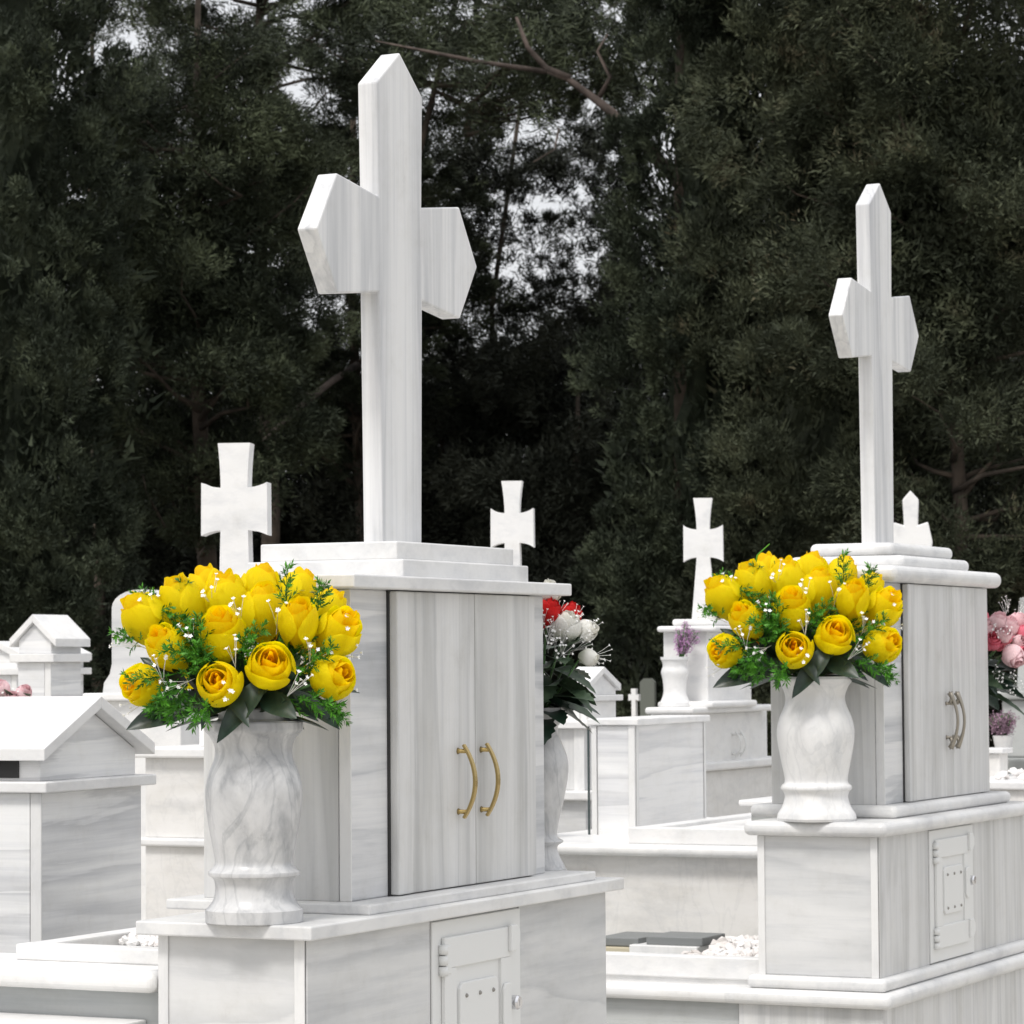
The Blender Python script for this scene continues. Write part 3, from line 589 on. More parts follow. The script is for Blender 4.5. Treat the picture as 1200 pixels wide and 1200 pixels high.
def yellow_bouquet(loc, label):
    t = thing('rose_bouquet', label, 'bouquet', loc, 0, 'bouquets of yellow roses')
    s = .00143; cx, by = 291, 842
    rl = [ # px, py, size px, facing (x, toward viewer, up), depth (m, - is nearer), variant
      (167,797,56,(-.60,.75,-.02),-.050,1),(201,756,58,(-.42,.62,.60),-.045,0),(173,722,66,(-.50,.25,.62),-.005,0),(213,706,66,(-.22,.25,.9),.01,3),
      (240,688,56,(-.25,-.1,.95),.075,0),(262,702,66,(-.05,.15,1),.035,3),(303,690,62,(.05,-.1,1),.075,0),(347,690,54,(.35,-.2,.9),.08,1),
      (309,716,64,(.10,.30,.95),.015,3),(266,739,62,(-.12,.62,.76),-.06,2),(264,795,60,(-.10,.97,.24),-.115,1),(323,776,62,(.12,.95,.42),-.10,2),
      (353,728,58,(.12,.55,.80),-.045,0),(383,712,50,(.45,-.05,.85),.05,3),(398,738,60,(.50,.45,.62),-.01,2),(396,790,62,(.60,.78,.22),-.055,3),
      (190,735,52,(-.6,-.4,.5),.10,0),(250,720,56,(-.2,-.7,.6),.13,2),(320,730,56,(.2,-.7,.6),.14,1),(372,750,54,(.7,-.5,.3),.10,3),(215,780,54,(-.4,-.8,.1),.14,1),(290,790,56,(0,-1,.1),.17,2),(350,800,54,(.5,-.8,.1),.13,0)]
    for i, (px, py, d, fc, dy, v) in enumerate(rl):
        dirv = Vector((fc[0], -fc[1], fc[2])).normalized(); D = d*s*.95
        c = Vector(((px-cx)*s, dy, (by-py)*s))
        sc = D/1.0
        inst('rose', YR[v], t, Matrix.Translation(c-dirv*sc*.52) @ aim(dirv, i*1.3) @ Matrix.Diagonal((sc,sc,sc*(1.0 if fc[1] > .7 else 1.16),1)))
        b = bmesh.new(); q = c-dirv*sc*.45; tube(b, [q, q*.6+Vector((0,0,.01)), Vector((q.x*.12, q.y*.12, .0))], [.0035,.0022,.0022], 6)
        me = bpy.data.meshes.new('stem'); b.to_mesh(me); b.free(); me.materials.append(M['stem']); inst('stem', me, t, Matrix.Identity(4))
    # big dark leaves round the foot
    for (bx,bz,by_,tx,tz,ty,wd,nrm) in ((246,812,-.03,152,843,-.07,.027,(0,-.95,.5)),(318,792,-.09,258,860,-.12,.022,(-.4,-1,.3)),(346,806,-.06,405,846,-.08,.015,(.2,-.9,.6)),
            (312,812,-.07,352,832,-.13,.022,(.1,-1,.4)),(250,806,-.05,238,850,-.07,.007,(-.3,-.9,.3)),(285,810,-.06,238,834,-.10,.015,(0,-.9,.6)),(222,800,-.03,165,762,-.02,.016,(-.3,-.8,.6)),
            (330,812,-.05,380,840,-.03,.010,(.1,-.9,.5)),(350,800,0,425,800,.02,.018,(0,-.5,.9)),(270,800,-.08,300,842,-.13,.014,(.2,-.9,.4))):
        p = Vector(((bx-cx)*s, by_, (by-bz)*s)); q = Vector(((tx-cx)*s, ty, (by-tz)*s)); leaf_n(t, p, q-p, nrm, (q-p).length, wd, M['bigleaf'])
    for i in range(14):
        A = R(-10+200*i/13); d = Vector((math.cos(A), math.sin(A), -.12+.3*(i%2))); leaf_n(t, Vector((math.cos(A)*.035, math.sin(A)*.035, .012)), d, (0,0,1), .11, .022, M['bigleaf'])
    for i in range(26):      # darker leaves between the blooms
        A = R(137.5*i); E = R(8+60*((i*7)%10)/10); d = Vector((math.cos(A)*math.cos(E), math.sin(A)*math.cos(E)*.8, math.sin(E))); leaf_n(t, Vector((d.x*.045, d.y*.045, .02+d.z*.05)), d, (d.y*.5,-.9,.4), .085, .019, M['midleaf'] if i%3 else M['bigleaf'])
    for i in range(10):
        A = R(36*i); d = Vector((math.cos(A)*.8, math.sin(A)*.8, .7)); leaf_n(t, Vector((math.cos(A)*.02, math.sin(A)*.02, .02)), d, (math.cos(A)*-.3,-.8,.5), .10, .022, M['bigleaf'])
    # sprigs
    rn = random.Random(5); cnt = 0
    for k in range(19):
        a = rn.random()*6.28 if k < 11 else rn.uniform(3.3, 6.1); e = rn.uniform(-.05, 1.1)
        d = Vector((math.cos(a)*math.cos(e), math.sin(a)*math.cos(e)*.85, math.sin(e)))
        p = Vector((d.x*.085, d.y*.07, .02+d.z*.085))
        inst('fern_sprig', GS[k%5], t, Matrix.Translation(p) @ aim(d+Vector((0,0,-.12)), rn.random()*6))
    for px, py, dx, dz, dy in ((205,805,-.35,-.5,-.10),(222,812,.0,-.6,-.10),(196,790,-.6,-.2,-.09),(228,780,.1,.5,-.08),(245,770,.0,.7,-.09),(380,818,.7,-.5,-.05),(392,826,.5,-.75,-.04),(340,700,.1,.9,-.05),(295,770,0,.8,-.07),(362,780,.4,.3,-.07),(184,700,-.4,.7,-.0),(195,715,.4,-.5,-.04),(160,745,-.9,.1,-.01),(230,765,-.3,.2,-.085),(290,760,.2,.8,-.08),(380,700,.4,.7,0),(215,700,-.3,.9,.02)):
        p = Vector(((px-cx)*s, dy, (by-py)*s)); d = Vector((dx, -.45, dz)); inst('fern_sprig', GS[cnt%5], t, Matrix.Translation(p-d.normalized()*.03) @ aim(d, cnt) @ Matrix.Diagonal((.85,.85,.8,1))); cnt += 1
    for px, py, dx, dz, dy in ((178,700,-.3,.8,-.02),(232,740,0,.9,-.08),(284,760,.1,.9,-.10),(150,745,-.8,.4,-.02),(215,800,-.4,-.2,-.11),(190,780,-.3,.6,-.10),(352,800,.4,.5,-.10),(406,735,.8,.4,-.02),(408,764,.9,.1,-.02),(330,712,.1,.9,-.05),(285,712,0,.9,-.06),(245,690,-.2,.9,.0),(160,820,-.8,-.2,-.03),(404,812,.8,-.3,-.03),(275,815,.1,.1,-.13),(375,760,.3,.5,-.06)):
        p = Vector(((px-cx)*s, dy, (by-py)*s)); d = Vector((dx, -.5, dz)); inst('filler_flower', FIL[cnt%4], t, Matrix.Translation(p-d.normalized()*.045) @ aim(d, cnt)); cnt += 1
    return t
def copy_tree(o, parent=None):
    c = o.copy(); C.objects.link(c); c.parent = parent
    for ch in list(o.children): copy_tree(ch, c)
    return c
bpy.context.view_layer.update()
BQ1 = yellow_bouquet((V1.x-.010, V1.y, V1.z+238*k), 'bunch of yellow roses in the grey veined vase on the nearest monument')
BQ2 = copy_tree(BQ1); BQ2['label'] = 'bunch of yellow roses in the bright white vase on the farther monument'
BQ2.location = (V2.x-.018, V2.y, V2.z+163*k2); BQ2.scale = (1.275,)*3
b = bmesh.new(); tube(b, [(-.09,.03,.19),(-.108,.03,.225),(-.10,.03,.262),(-.075,.02,.285)], [.002,.002,.0018,.001], 5)
me = bpy.data.meshes.new('stem'); b.to_mesh(me); b.free(); me.materials.append(M['sprig']); tag(inst('grass_stem', me, BQ2, Matrix.Identity(4)), 'curled green stem')
for q in range(4):
    b = bmesh.new(); x = -.062+.012*q; tube(b, [(x,.02,.19),(x+.002,.02,.225),(x-.004+.004*q,.02,.25-.008*q)], [.0015,.0014,.0008], 4)
    me = bpy.data.meshes.new('stem'); b.to_mesh(me); b.free(); me.materials.append(M['sprig']); inst('grass_stem', me, BQ2, Matrix.Identity(4))

def mixed_bouquet(loc, name, label, blooms, leaves, fillers, sc=1.0):
    """blooms: (x, y, z, size, facing, material key, variant)"""
    t = thing(name, label, 'bouquet', loc)
    cache = {}
    for i, (x,y,z,d,fc,mk,v) in enumerate(blooms):
        me = cache.setdefault((mk,v), tomat(ROSES[v], M[mk])); dirv = Vector(fc).normalized()
        inst('flower', me, t, Matrix.Translation(Vector((x,y,z))-dirv*d*.5) @ aim(dirv, i) @ Matrix.Scale(d, 4))
        b = bmesh.new(); tube(b, [Vector((x,y,z))-dirv*d*.45, (x*.5,y*.5,z*.5), (0,0,-.02)], .002, 5)
        me = bpy.data.meshes.new('stem'); b.to_mesh(me); b.free(); me.materials.append(M['stem']); inst('stem', me, t, Matrix.Identity(4))
    for x,y,z,d,L,Wd,mk in leaves: set_leaf(t, Vector((x,y,z)), d, L, Wd, M[mk], .25, random.uniform(-.6,.6), .22)
    for i, (x,y,z,d) in enumerate([q for f in fillers for q in (f, (f[0]*1.1+.008,f[1]-.008,f[2]+.012,f[3]), (f[0]*.9-.01,f[1]-.01,f[2]+.02,(f[3][0]-.3,f[3][1],f[3][2]+.3)))]): inst('filler_flower', FIL[i%4], t, Matrix.Translation((x,y,z)) @ aim(d, i) @ Matrix.Scale(.72,4))
    return t
rn = random.Random(3)
def ring_leaves(n, r, z, L, Wd, mk, el0=-.5, el1=.5):
    o = []
    for i in range(n):
        a = i*2.4; e = rn.uniform(el0, el1); d = Vector((math.cos(a)*math.cos(e), math.sin(a)*math.cos(e), math.sin(e)))
        o.append((d.x*r, d.y*r, z+rn.uniform(-.02,.05), d, L*rn.uniform(.8,1.2), Wd, mk))
    return o
mixed_bouquet(V3+Vector((.0,0,.345)), 'mixed_bouquet', 'bunch of red and white roses with dark leaves, behind the cabinet with brass handles',
    [(.055,-.02,.165,.065,(.3,-.3,.9),'pwhite',1),(.02,-.02,.195,.055,(.2,-.2,.9),'pred',2),(.065,.01,.19,.05,(.4,-.2,.8),'pred',1),(.095,0,.155,.05,(.8,-.4,.2),'pwhite',0),(.10,-.02,.10,.04,(.9,-.3,-.1),'pwhite',3),(-.03,-.03,.19,.06,(-.2,-.3,.9),'pred',0),(-.08,0,.15,.06,(-.7,-.4,.4),'pwhite',1),(0,.06,.19,.06,(.1,.5,.8),'pred',1),(.02,0,.235,.05,(0,-.3,1),'pwhite',2)],
    ring_leaves(26,.03,.03,.10,.034,'midleaf')+ring_leaves(14,.05,.10,.06,.028,'midleaf',-.2,.9)+ring_leaves(12,.02,.01,.10,.028,'bigleaf',-.5,.1),
    [(.03,-.03,.10,(.2,-.5,.8)),(.06,-.02,.12,(.7,-.3,.6)),(.07,0,.13,(.8,-.2,.7)),(.02,-.04,.13,(.1,-.6,.8)),(.05,0,.15,(.5,0,.9)),(.08,0,.09,(1,-.3,.1)),(-.03,-.04,.12,(-.3,-.5,.7)),(.03,-.05,.09,(.3,-.9,.3))])
mixed_bouquet(V4+Vector((0,0,.31)), 'mixed_bouquet', 'bunch of pink and rose red flowers behind the cabinet with grey handles',
    [(.07,-.05,.205,.062,(.2,-.5,.8),'ppink',2),(.105,-.06,.225,.06,(.2,-.5,.85),'ppink',1),(.14,-.05,.21,.062,(.3,-.5,.8),'ppink',2),(.17,-.02,.225,.055,(.5,-.4,.7),'ppink',2),(.085,-.08,.165,.062,(.1,-.9,.5),'prose',2),(.12,-.09,.185,.05,(.1,-.9,.5),'ppink',1),(.145,-.09,.12,.075,(.2,-.6,-.5),'ppink',0),(.185,-.05,.19,.055,(.7,-.6,.3),'prose',1),(.20,-.04,.13,.055,(.8,-.6,0),'prose',2),(.165,-.07,.16,.05,(.3,-.8,.3),'ppink',3),(.21,-.04,.165,.055,(.7,-.6,.3),'ppink',1),(.17,-.07,.135,.05,(.3,-.8,.1),'prose',3),(.06,-.02,.235,.055,(.1,-.4,.9),'prose',1),
     (-.06,-.02,.20,.085,(-.5,-.3,.7),'ppink',2),(-.12,0,.15,.08,(-.8,-.3,.4),'prose',0),(.05,.09,.2,.085,(.1,.7,.6),'ppink',1),(.14,.08,.17,.08,(.5,.7,.4),'prose',1)],
    ring_leaves(30,.05,.05,.13,.034,'bigleaf')+ring_leaves(12,.05,.04,.15,.022,'midleaf',-.4,.3),
    [(.11,-.05,.04,(.2,-.8,.2)),(.12,-.05,.02,(.3,-.8,0)),(.16,0,.21,(.3,0,1)),(.2,0,.16,(.9,-.2,.6)),(.10,-.08,.16,(.1,-.9,.6)),(.17,0,.23,(.2,0,1))])

# ------------------------------------------------------------------ house shaped tombs
def house_tomb(plot, label, wx, wy, z_base, z_body, z_trim, z_attic, z_ridge, ridge='x', m='panelw', mf='panelw', roof_t=.03, ov=.04, slot=False, inset=.0, group='house shaped marble tombs', trim_ov=.025):
    """x from -wx to 0, y from 0 to wy; ridge runs along x or y"""
    t = thing('house_tomb', label, 'tomb', plot.O, plot.rot, group)
    obj('body', one_box(-wx, 0, 0, wy, z_base, z_body, .003), M[m], t)
    bm = bmesh.new(); box(bm, -wx, -.026, -.005, -.001, z_base, z_body-.001, .001, 1); obj('front_panel', bm, M[mf], t)
    obj('corner_strip', one_box(-.024, .002, -.006, -.001, z_base, z_body-.001, .001, 1), M['strip'], t)
    obj('trim_slab', one_box(-wx-trim_ov, trim_ov, -trim_ov, wy+trim_ov, z_body, z_trim, .003), M['white'], t)
    i = inset; zt = z_trim
    bm = bmesh.new()
    if ridge == 'x':
        prism(bm, [(i,zt),(wy-i,zt),(wy-i,z_attic),(wy/2,z_ridge-roof_t),(i,z_attic)], -wx+i, -i, 'x', .002)
    else:
        prism(bm, [(-wx+i,zt),(-i,zt),(-i,z_attic),(-wx/2,z_ridge-roof_t),(-wx+i,z_attic)], i, wy-i, 'y', .002)
    obj('attic', bm, M[m], t)
    if slot: obj('slot', one_box(-wx+.05, -i-.05, i-.004, i-.001, z_attic-.05, z_attic-.012, 0), M['dark'], t)
    rf = bmesh.new(); h = (wy if ridge == 'x' else wx)/2; sl = (z_ridge-roof_t-z_attic)/(h-i)
    zr = z_ridge-roof_t+.002; e = h-i+ov; dz = sl*e
    if ridge == 'x':
        yc = wy/2
        for sgn in (-1, 1):
            prism(rf, [(yc+sgn*.0, zr),(yc+sgn*e, zr-dz),(yc+sgn*e, zr-dz+roof_t*1.2),(yc, zr+roof_t*1.2)], -wx-ov*.6, ov*.6, 'x', .002)
    else:
        xc = -wx/2
        for sgn in (-1, 1):
            prism(rf, [(xc, zr),(xc+sgn*e, zr-dz),(xc+sgn*e, zr-dz+roof_t*1.2),(xc, zr+roof_t*1.2)], -ov*.6, wy+ov*.6, 'y', .002)
    obj('roof', rf, M['white'], t)
    return t
H1 = Plot(49, 6.6, 22, 1000)
Z = lambda pl, px, py, y=0: pl.ony(px, py, y)[1]
wy1 = H1.onx(166, 1000, 0)[0]
house_tomb(H1, 'large house shaped marble tomb at the left with a dark slot under its eave', .50, wy1, 0, Z(H1,49,929), Z(H1,49,916), Z(H1,49,884), H1.onx(112,819,0)[1], 'x', slot=True, ov=.035, roof_t=.022, inset=.01)
H2 = Plot(60, 11.5, 24, 800)
wx2 = -H2.ony(22, 800, 0)[0]; wy2 = H2.onx(95, 800, 0)[0]
house_tomb(H2, 'small house shaped tomb behind the large one, its gable towards the viewer', wx2, wy2, 0, Z(H2,60,776), Z(H2,60,766), Z(H2,60,750), H2.ony(37,722,0)[1], 'y', ov=.03, roof_t=.025, inset=.0)
H3 = Plot(20, 12.6, 24, 800)
house_tomb(H3, 'smallest house shaped tomb, cut by the left edge of the picture', .16, .5, 0, Z(H3,20,791), Z(H3,20,783), Z(H3,20,771), H3.ony(12,753,0)[1], 'y', ov=.03, roof_t=.025)
H4 = Plot(688, 11.0, 26, 850)
wy4 = H4.onx(722, 830, 0)[0]; wx4 = -H4.ony(664, 830, 0)[0]
t4 = house_tomb(H4, 'house shaped tomb behind the monument with brass handles, beside the red and white bouquet', wx4, wy4, Z(H4,688,846), Z(H4,688,822), Z(H4,688,815), Z(H4,688,808), H4.onx(705,783,0)[1], 'x', m='white', mf='white', ov=.02, roof_t=.02, trim_ov=.02)
zz = Z(H4,688,852)
obj('ledge', one_box(-wx4-.35, .03, -.06, wy4+.3, zz-.004, zz+.02, .003), M['white'], t4)
obj('cabinet', one_box(-wx4-.3, .0, -.03, wy4+.25, Z(H4,688,926), zz-.004, .003), M['door'], t4)
obj('frame_strip', one_box(-.035, .004, -.036, -.031, Z(H4,688,926), zz-.005, .001), M['strip'], t4)
obj('trim_slab', one_box(-wx4-.4, .05, -.09, wy4+.4, Z(H4,688,937), Z(H4,688,926), .006), M['white'], t4)
obj('base_wall', one_box(-wx4-.38, .02, -.06, wy4+.4, 0, Z(H4,688,937), .003), M['side'], t4)

# ------------------------------------------------------------------ flared (pattee) crosses on pedestals
def pattee(parent, x0, y0, zb, zc, zt, arm, ah_in, ah_out, pw_top, pw_mid, pw_bot, t, rot, m):
    """flared cross, its broad face turned by rot about z"""
    q = []
    def curve(p, c, r, n=5): return [((1-s)**2*p[0]+2*s*(1-s)*c[0]+s*s*r[0], (1-s)**2*p[1]+2*s*(1-s)*c[1]+s*s*r[1]) for s in [i/n for i in range(n+1)]]
    right = [(pw_bot, zb), (pw_mid*1.02, zc-ah_in)]
    right += curve((pw_mid*1.02, zc-ah_in), (arm*.72, zc-ah_in*1.02), (arm, zc-ah_out))
    right += curve((arm*.99, zc+ah_out), (arm*.72, zc+ah_in*1.02), (pw_mid, zc+ah_in))
    right += curve((pw_mid, zc+ah_in), (pw_mid*1.0, zc+(zt-zc)*.6), (pw_top, zt))
    pts = []
    for p in right:
        if not pts or (abs(p[0]-pts[-1][0])+abs(p[1]-pts[-1][1])) > 1e-4: pts.append(p)
    pts = pts+[(-a, b) for a, b in reversed(pts)]
    bm = bmesh.new(); prism(bm, pts, -t/2, t/2, 'y', 0)
    bmesh.ops.triangulate(bm, faces=[f for f in bm.faces if len(f.verts) > 4])
    o = obj('cross', bm, m, parent); o.location = (x0, y0, 0); o.rotation_euler = (0,0,rot); return o
def s_px(D): return D/FPX
# K: cream monument behind the left vase
K = Plot(250, 9.0, 26, 900)
kt = thing('grave_monument', 'cream marble monument with a broad flared cross, behind the nearest yellow roses', 'grave monument', K.O, K.rot, 'monuments with a flared cross')
kx = K.ony(170, 900, 0)[0]
zA, zB, zC_ = Z(K,210,882), Z(K,210,984), Z(K,210,800)
obj('base_wall', one_box(kx, .55, 0, 1.0, 0, Z(K,210,992), .003), M['cream'], kt)
obj('trim_slab', one_box(kx-.015, .57, -.02, 1.02, Z(K,210,992), Z(K,210,982), .008,4), M['white'], kt)
obj('cabinet', one_box(kx, .55, .0, 1.0, Z(K,210,982), Z(K,210,888), .003), M['cream'], kt)
obj('ledge', one_box(kx-.025, .58, -.03, 1.03, Z(K,210,888), Z(K,210,876), .006), M['white'], kt)
obj('upper_block', one_box(kx+.12, .50, .1, .9, Z(K,210,876), Z(K,210,822), .003), M['white'], kt)
obj('cap_slab', one_box(kx+.10, .52, .08, .92, Z(K,210,822), Z(K,210,814), .003), M['white'], kt)
D = 9.25; s = s_px(D); c = Plot(277, D, 26, 600).O-K.O
kc = Vector((c.dot(K.X), c.dot(K.Y), 0)); ZZ = lambda py, D_, px=277: at(px, py, D_).z
cf = 1/math.cos(R(20))
pattee(kt, kc.x, kc.y, Z(K,210,816), ZZ(597,D), ZZ(520,D), 37*s*cf, 25*s, 31*s, 18*s*cf, 15*s*cf, 20*s*cf, .07, K.rot*0+R(26)-R(20)*1+R(14), M['white'])
# small cross behind the cap of the first monument
def back_cross(name_label, px, D, py_top, py_c, py_base, ph, pout, pw, t=.06, rot=R(20), grp='monuments with a flared cross', body=None):
    pl = Plot(px, D, 26, 700); s = s_px(D); cf = 1/math.cos(R(8))
    tt = thing('grave_monument', name_label, 'grave monument', pl.O, pl.rot, grp)
    pattee(tt, 0, 0, at(px,py_base,D).z, at(px,py_c,D).z, at(px,py_top,D).z, pout*s*cf, ph*.76*s, ph*s, pw[0]*s*cf, pw[1]*s*cf, pw[2]*s*cf, t, rot, M['white'])
    return tt, pl
c5, p5 = back_cross('distant white flared cross rising behind the cap of the monument with brass handles', 601.5, 11.5, 564, 619, 800, 23, 25, (12,8.5,12))
obj('pedestal', one_box(-.35,.04,-.1,.12,0,at(601,795,11.5).z,.004), M['white'], c5)
obj('cap_slab', one_box(-.38,.06,-.12,.14,at(601,795,11.5).z,at(601,788,11.5).z,.004), M['white'], c5)
D4 = 12.0
c4, p4 = back_cross('stepped white monument with a flared cross, between the two big monuments', 825, D4, 584, 637, 726, 21.5, 23, (11,7.5,14))
def b4(name, px0, pxc, px1, py0, py1, yo, m, bev=.004, seg=2):
    """block with near corner at pxc: front edge runs to px0, right face to px1"""
    y0 = yo; x1 = p4.ony(pxc, py0, y0)[0]; x0 = p4.ony(px0, py0, y0)[0]; y1 = p4.onx(px1, py0, x1)[0]
    return obj(name, one_box(x0, x1, y0, max(y1, y0+.05), p4.ony(pxc,py1,y0)[1], p4.ony(pxc,py0,y0)[1], bev, seg), m, c4)
b4('cap_slab', 787, 838, 872, 725, 733, -.12, M['white'], .01, 4)
b4('cap_slab', 769, 838, 888, 733, 740, -.22, M['white'], .01, 4)
b4('cabinet', 777, 829, 880, 740, 824, -.18, M['white'])
b4('plinth', 770, 835, 888, 822, 830, -.28, M['white'], .01, 4)
b4('ledge', 755, 812, 907, 829, 837, -.42, M['white'], .01, 4)
b4('pedestal', 762, 806, 899, 837, 898, -.36, M['white'])
b4('trim_slab', 745, 800, 922, 896, 907, -.46, M['white'], .01, 4)
b4('base_wall', 745, 797, 918, 907, 1060, -.42, M['cream'])
yy = p4.onx(858, 870, p4.ony(806, 837, -.36)[0])[0]; xx = p4.ony(806, 837, -.36)[0]
for q in (0, .05):
    bow_handle(c4, xx, yy+q, p4.onx(858,887,xx)[1], p4.onx(858,857,xx)[1], M['paint'], False, .8)
# its vase with purple flowers
V5 = Vector(at(791, 828, 11.75)); s5 = s_px(11.75)
pv = [(0.001,0),(18*s5,0),(18*s5,5*s5)]+smoothprof([(17*s5,6*s5),(13.5*s5,16*s5),(14*s5,30*s5),(16*s5,40*s5),(14*s5,47*s5),(15*s5,53*s5),(16.5*s5,55*s5)])+[(16.5*s5,58*s5),(12*s5,58*s5),(.001,50*s5)]
vase(V5, 0, 1, pv, M['white'], 'small white marble vase with purple flowers on the stepped monument', n=32, group='marble vases')
def heather(loc, r, h, label, m, n=260, name='flower_bunch', lean=(0,0)):
    t = thing(name, label, 'flowers', loc)
    rn = random.Random(4); bm = bmesh.new(); st = bmesh.new(); dots = []
    for i in range(24):
        a = rn.random()*6.28; q = rn.random()**.6; top = Vector((math.cos(a)*r*q+lean[0], math.sin(a)*r*q, h*(1-.35*q*q)*rn.uniform(.8,1.05)))
        tube(st, [(0,0,-.01), top*.5, top], .0018, 4)
        for k in range(n//24):
            f = rn.uniform(.25,1); p = top*f+Vector((rn.gauss(0,1),rn.gauss(0,1),rn.gauss(0,1)))*r*.16
            dots.append(p)
    for p in dots:
        rr = r*.13*rn.uniform(.6,1.3); d = Vector((rn.gauss(0,1),rn.gauss(0,1),rn.gauss(0,1))).normalized(); a = d.orthogonal().normalized(); b2 = d.cross(a)
        for k in range(3):
            a_ = k*2.1; u = a*math.cos(a_)+b2*math.sin(a_)
            v = [bm.verts.new(p), bm.verts.new(p+(u*.9+b2*.3)*rr+d*rr*.4), bm.verts.new(p+u*rr*1.4+d*rr*.2), bm.verts.new(p+(u*.9-b2*.3)*rr)]
            bm.faces.new(v)
    obj('blossom', bm, m, t); obj('stem', st, M['stem'], t); return t
heather(V5+Vector((.02,0,56*s5)), 15*s5, 42*s5, 'purple flowers in the small vase on the stepped monument', M['purple'], 700, lean=(8*s5,0))
# box tomb with diagonal veins
Bp = Plot(745, 9.8, 24, 900)
bt = thing('box_tomb', 'plain white box tomb with diagonal grey veins between the two big monuments', 'tomb', Bp.O, Bp.rot)
bx0 = Bp.ony(695, 900, 0)[0]; by1 = Bp.onx(826, 900, 0)[0]; zt = Z(Bp,745,850); zb_ = 0
obj('body', one_box(bx0, 0, 0, by1, zb_, zt, .003), M['diag'], bt)
for a_ in ((bx0-.001, bx0+.016, -.012, -.001), (-.02, .001, -.012, -.001), (.001,.004,.0,.018), (.001,.004,by1-.014,by1)): obj('corner_strip', one_box(*a_, zb_, zt-.001, .001, 1), M['strip'], bt)
obj('front_panel', one_box(bx0+.018, -.022, -.006, -.001, zb_, zt-.002, .001), M['panelw'], bt)
obj('top_slab', one_box(bx0-.012, .016, -.02, by1+.015, zt, zt+8*s_px(9.8), .004), M['white'], bt)
obj('glass_edge', one_box(bx0-.014, bx0-.009, -.012, -.004, zb_, zt-.003, 0), M['glass'], bt)
# big grave bed in front of the box tomb
Sp = Plot(736, 9.35, 26, 980)
sb = thing('grave_bed', 'cream walled grave bed with a thick white rim, in front of the plain box tomb', 'grave bed', Sp.O, Sp.rot, 'marble grave beds')
sz = Z(Sp,760,989,-.0); sz2 = Z(Sp,760,1004,-.08)
obj('bed_wall', one_box(-.40, .60, -.03, 1.5, 0, sz2, .003), M['cream'], sb)
obj('rim_slab', one_box(-.45, .65, -.08, 1.55, sz2, sz, .015, 5), M['white'], sb)
szz = Z(Sp,760,970)
bm = bmesh.new(); box(bm, 0, .60, 0, .06, sz, szz, .003); box(bm, 0, .06, .062, 1.15, sz, szz-.001, .003); box(bm, .062, .60, 1.09, 1.15, sz, szz-.001, .003)
obj('kerb', bm, M['white'], sb)
obj('cover_slab', one_box(.05, .59, .05, 1.1, sz, szz-.012, .002), M['white'], sb)
# low box at the right of it, partly hidden
Lp = Plot(880, 9.7, 26, 945)
lb = thing('low_plinth', 'small low grey block with a white top beside the foot of the white vase monument', 'plinth', Lp.O, Lp.rot)
obj('block', one_box(0, .3, 0, .2, 0, Z(Lp,880,944), .003), M['old'], lb); obj('top_slab', one_box(-.03, .33, -.03, .23, Z(Lp,880,944), Z(Lp,880,937), .006, 3), M['white'], lb)
# arched headstone
Ap = Plot(150, 10.2, 26, 760)
ah = thing('headstone', 'round topped marble headstone with spreading foot, left of the nearest yellow roses', 'headstone', Ap.O, Ap.rot)
hx = lambda px: Ap.ony(px, 760, 0)[0]; hz = lambda py: at(150, py, 10.2).z
x0, x1 = hx(131), hx(131)+.21; pts = [(x0-.035,hz(812)),(x0-.03,hz(800)),(x0-.008,hz(790)),(x0,hz(778)),(x0,hz(712))]
pts += [(x0+(x1-x0)/2-(x1-x0)/2*math.cos(a), hz(712)+.058*math.sin(a)) for a in [math.pi*i/12 for i in range(1,12)]]
pts += [(x1,hz(712)),(x1,hz(778)),(x1+.008,hz(790)),(x1+.03,hz(800)),(x1+.035,hz(812))]
bm = bmesh.new(); prism(bm, pts, 0, .09, 'y', 0); bmesh.ops.triangulate(bm, faces=[f for f in bm.faces if len(f.verts) > 4]); obj('stone', bm, M['side'], ah)
obj('base_slab', one_box(hx(108), x1+.1, -.06, .3, hz(821), hz(812), .006), M['white'], ah)
obj('pedestal', one_box(hx(114), x1+.07, -.03, .27, 0, hz(821), .003), M['white'], ah)
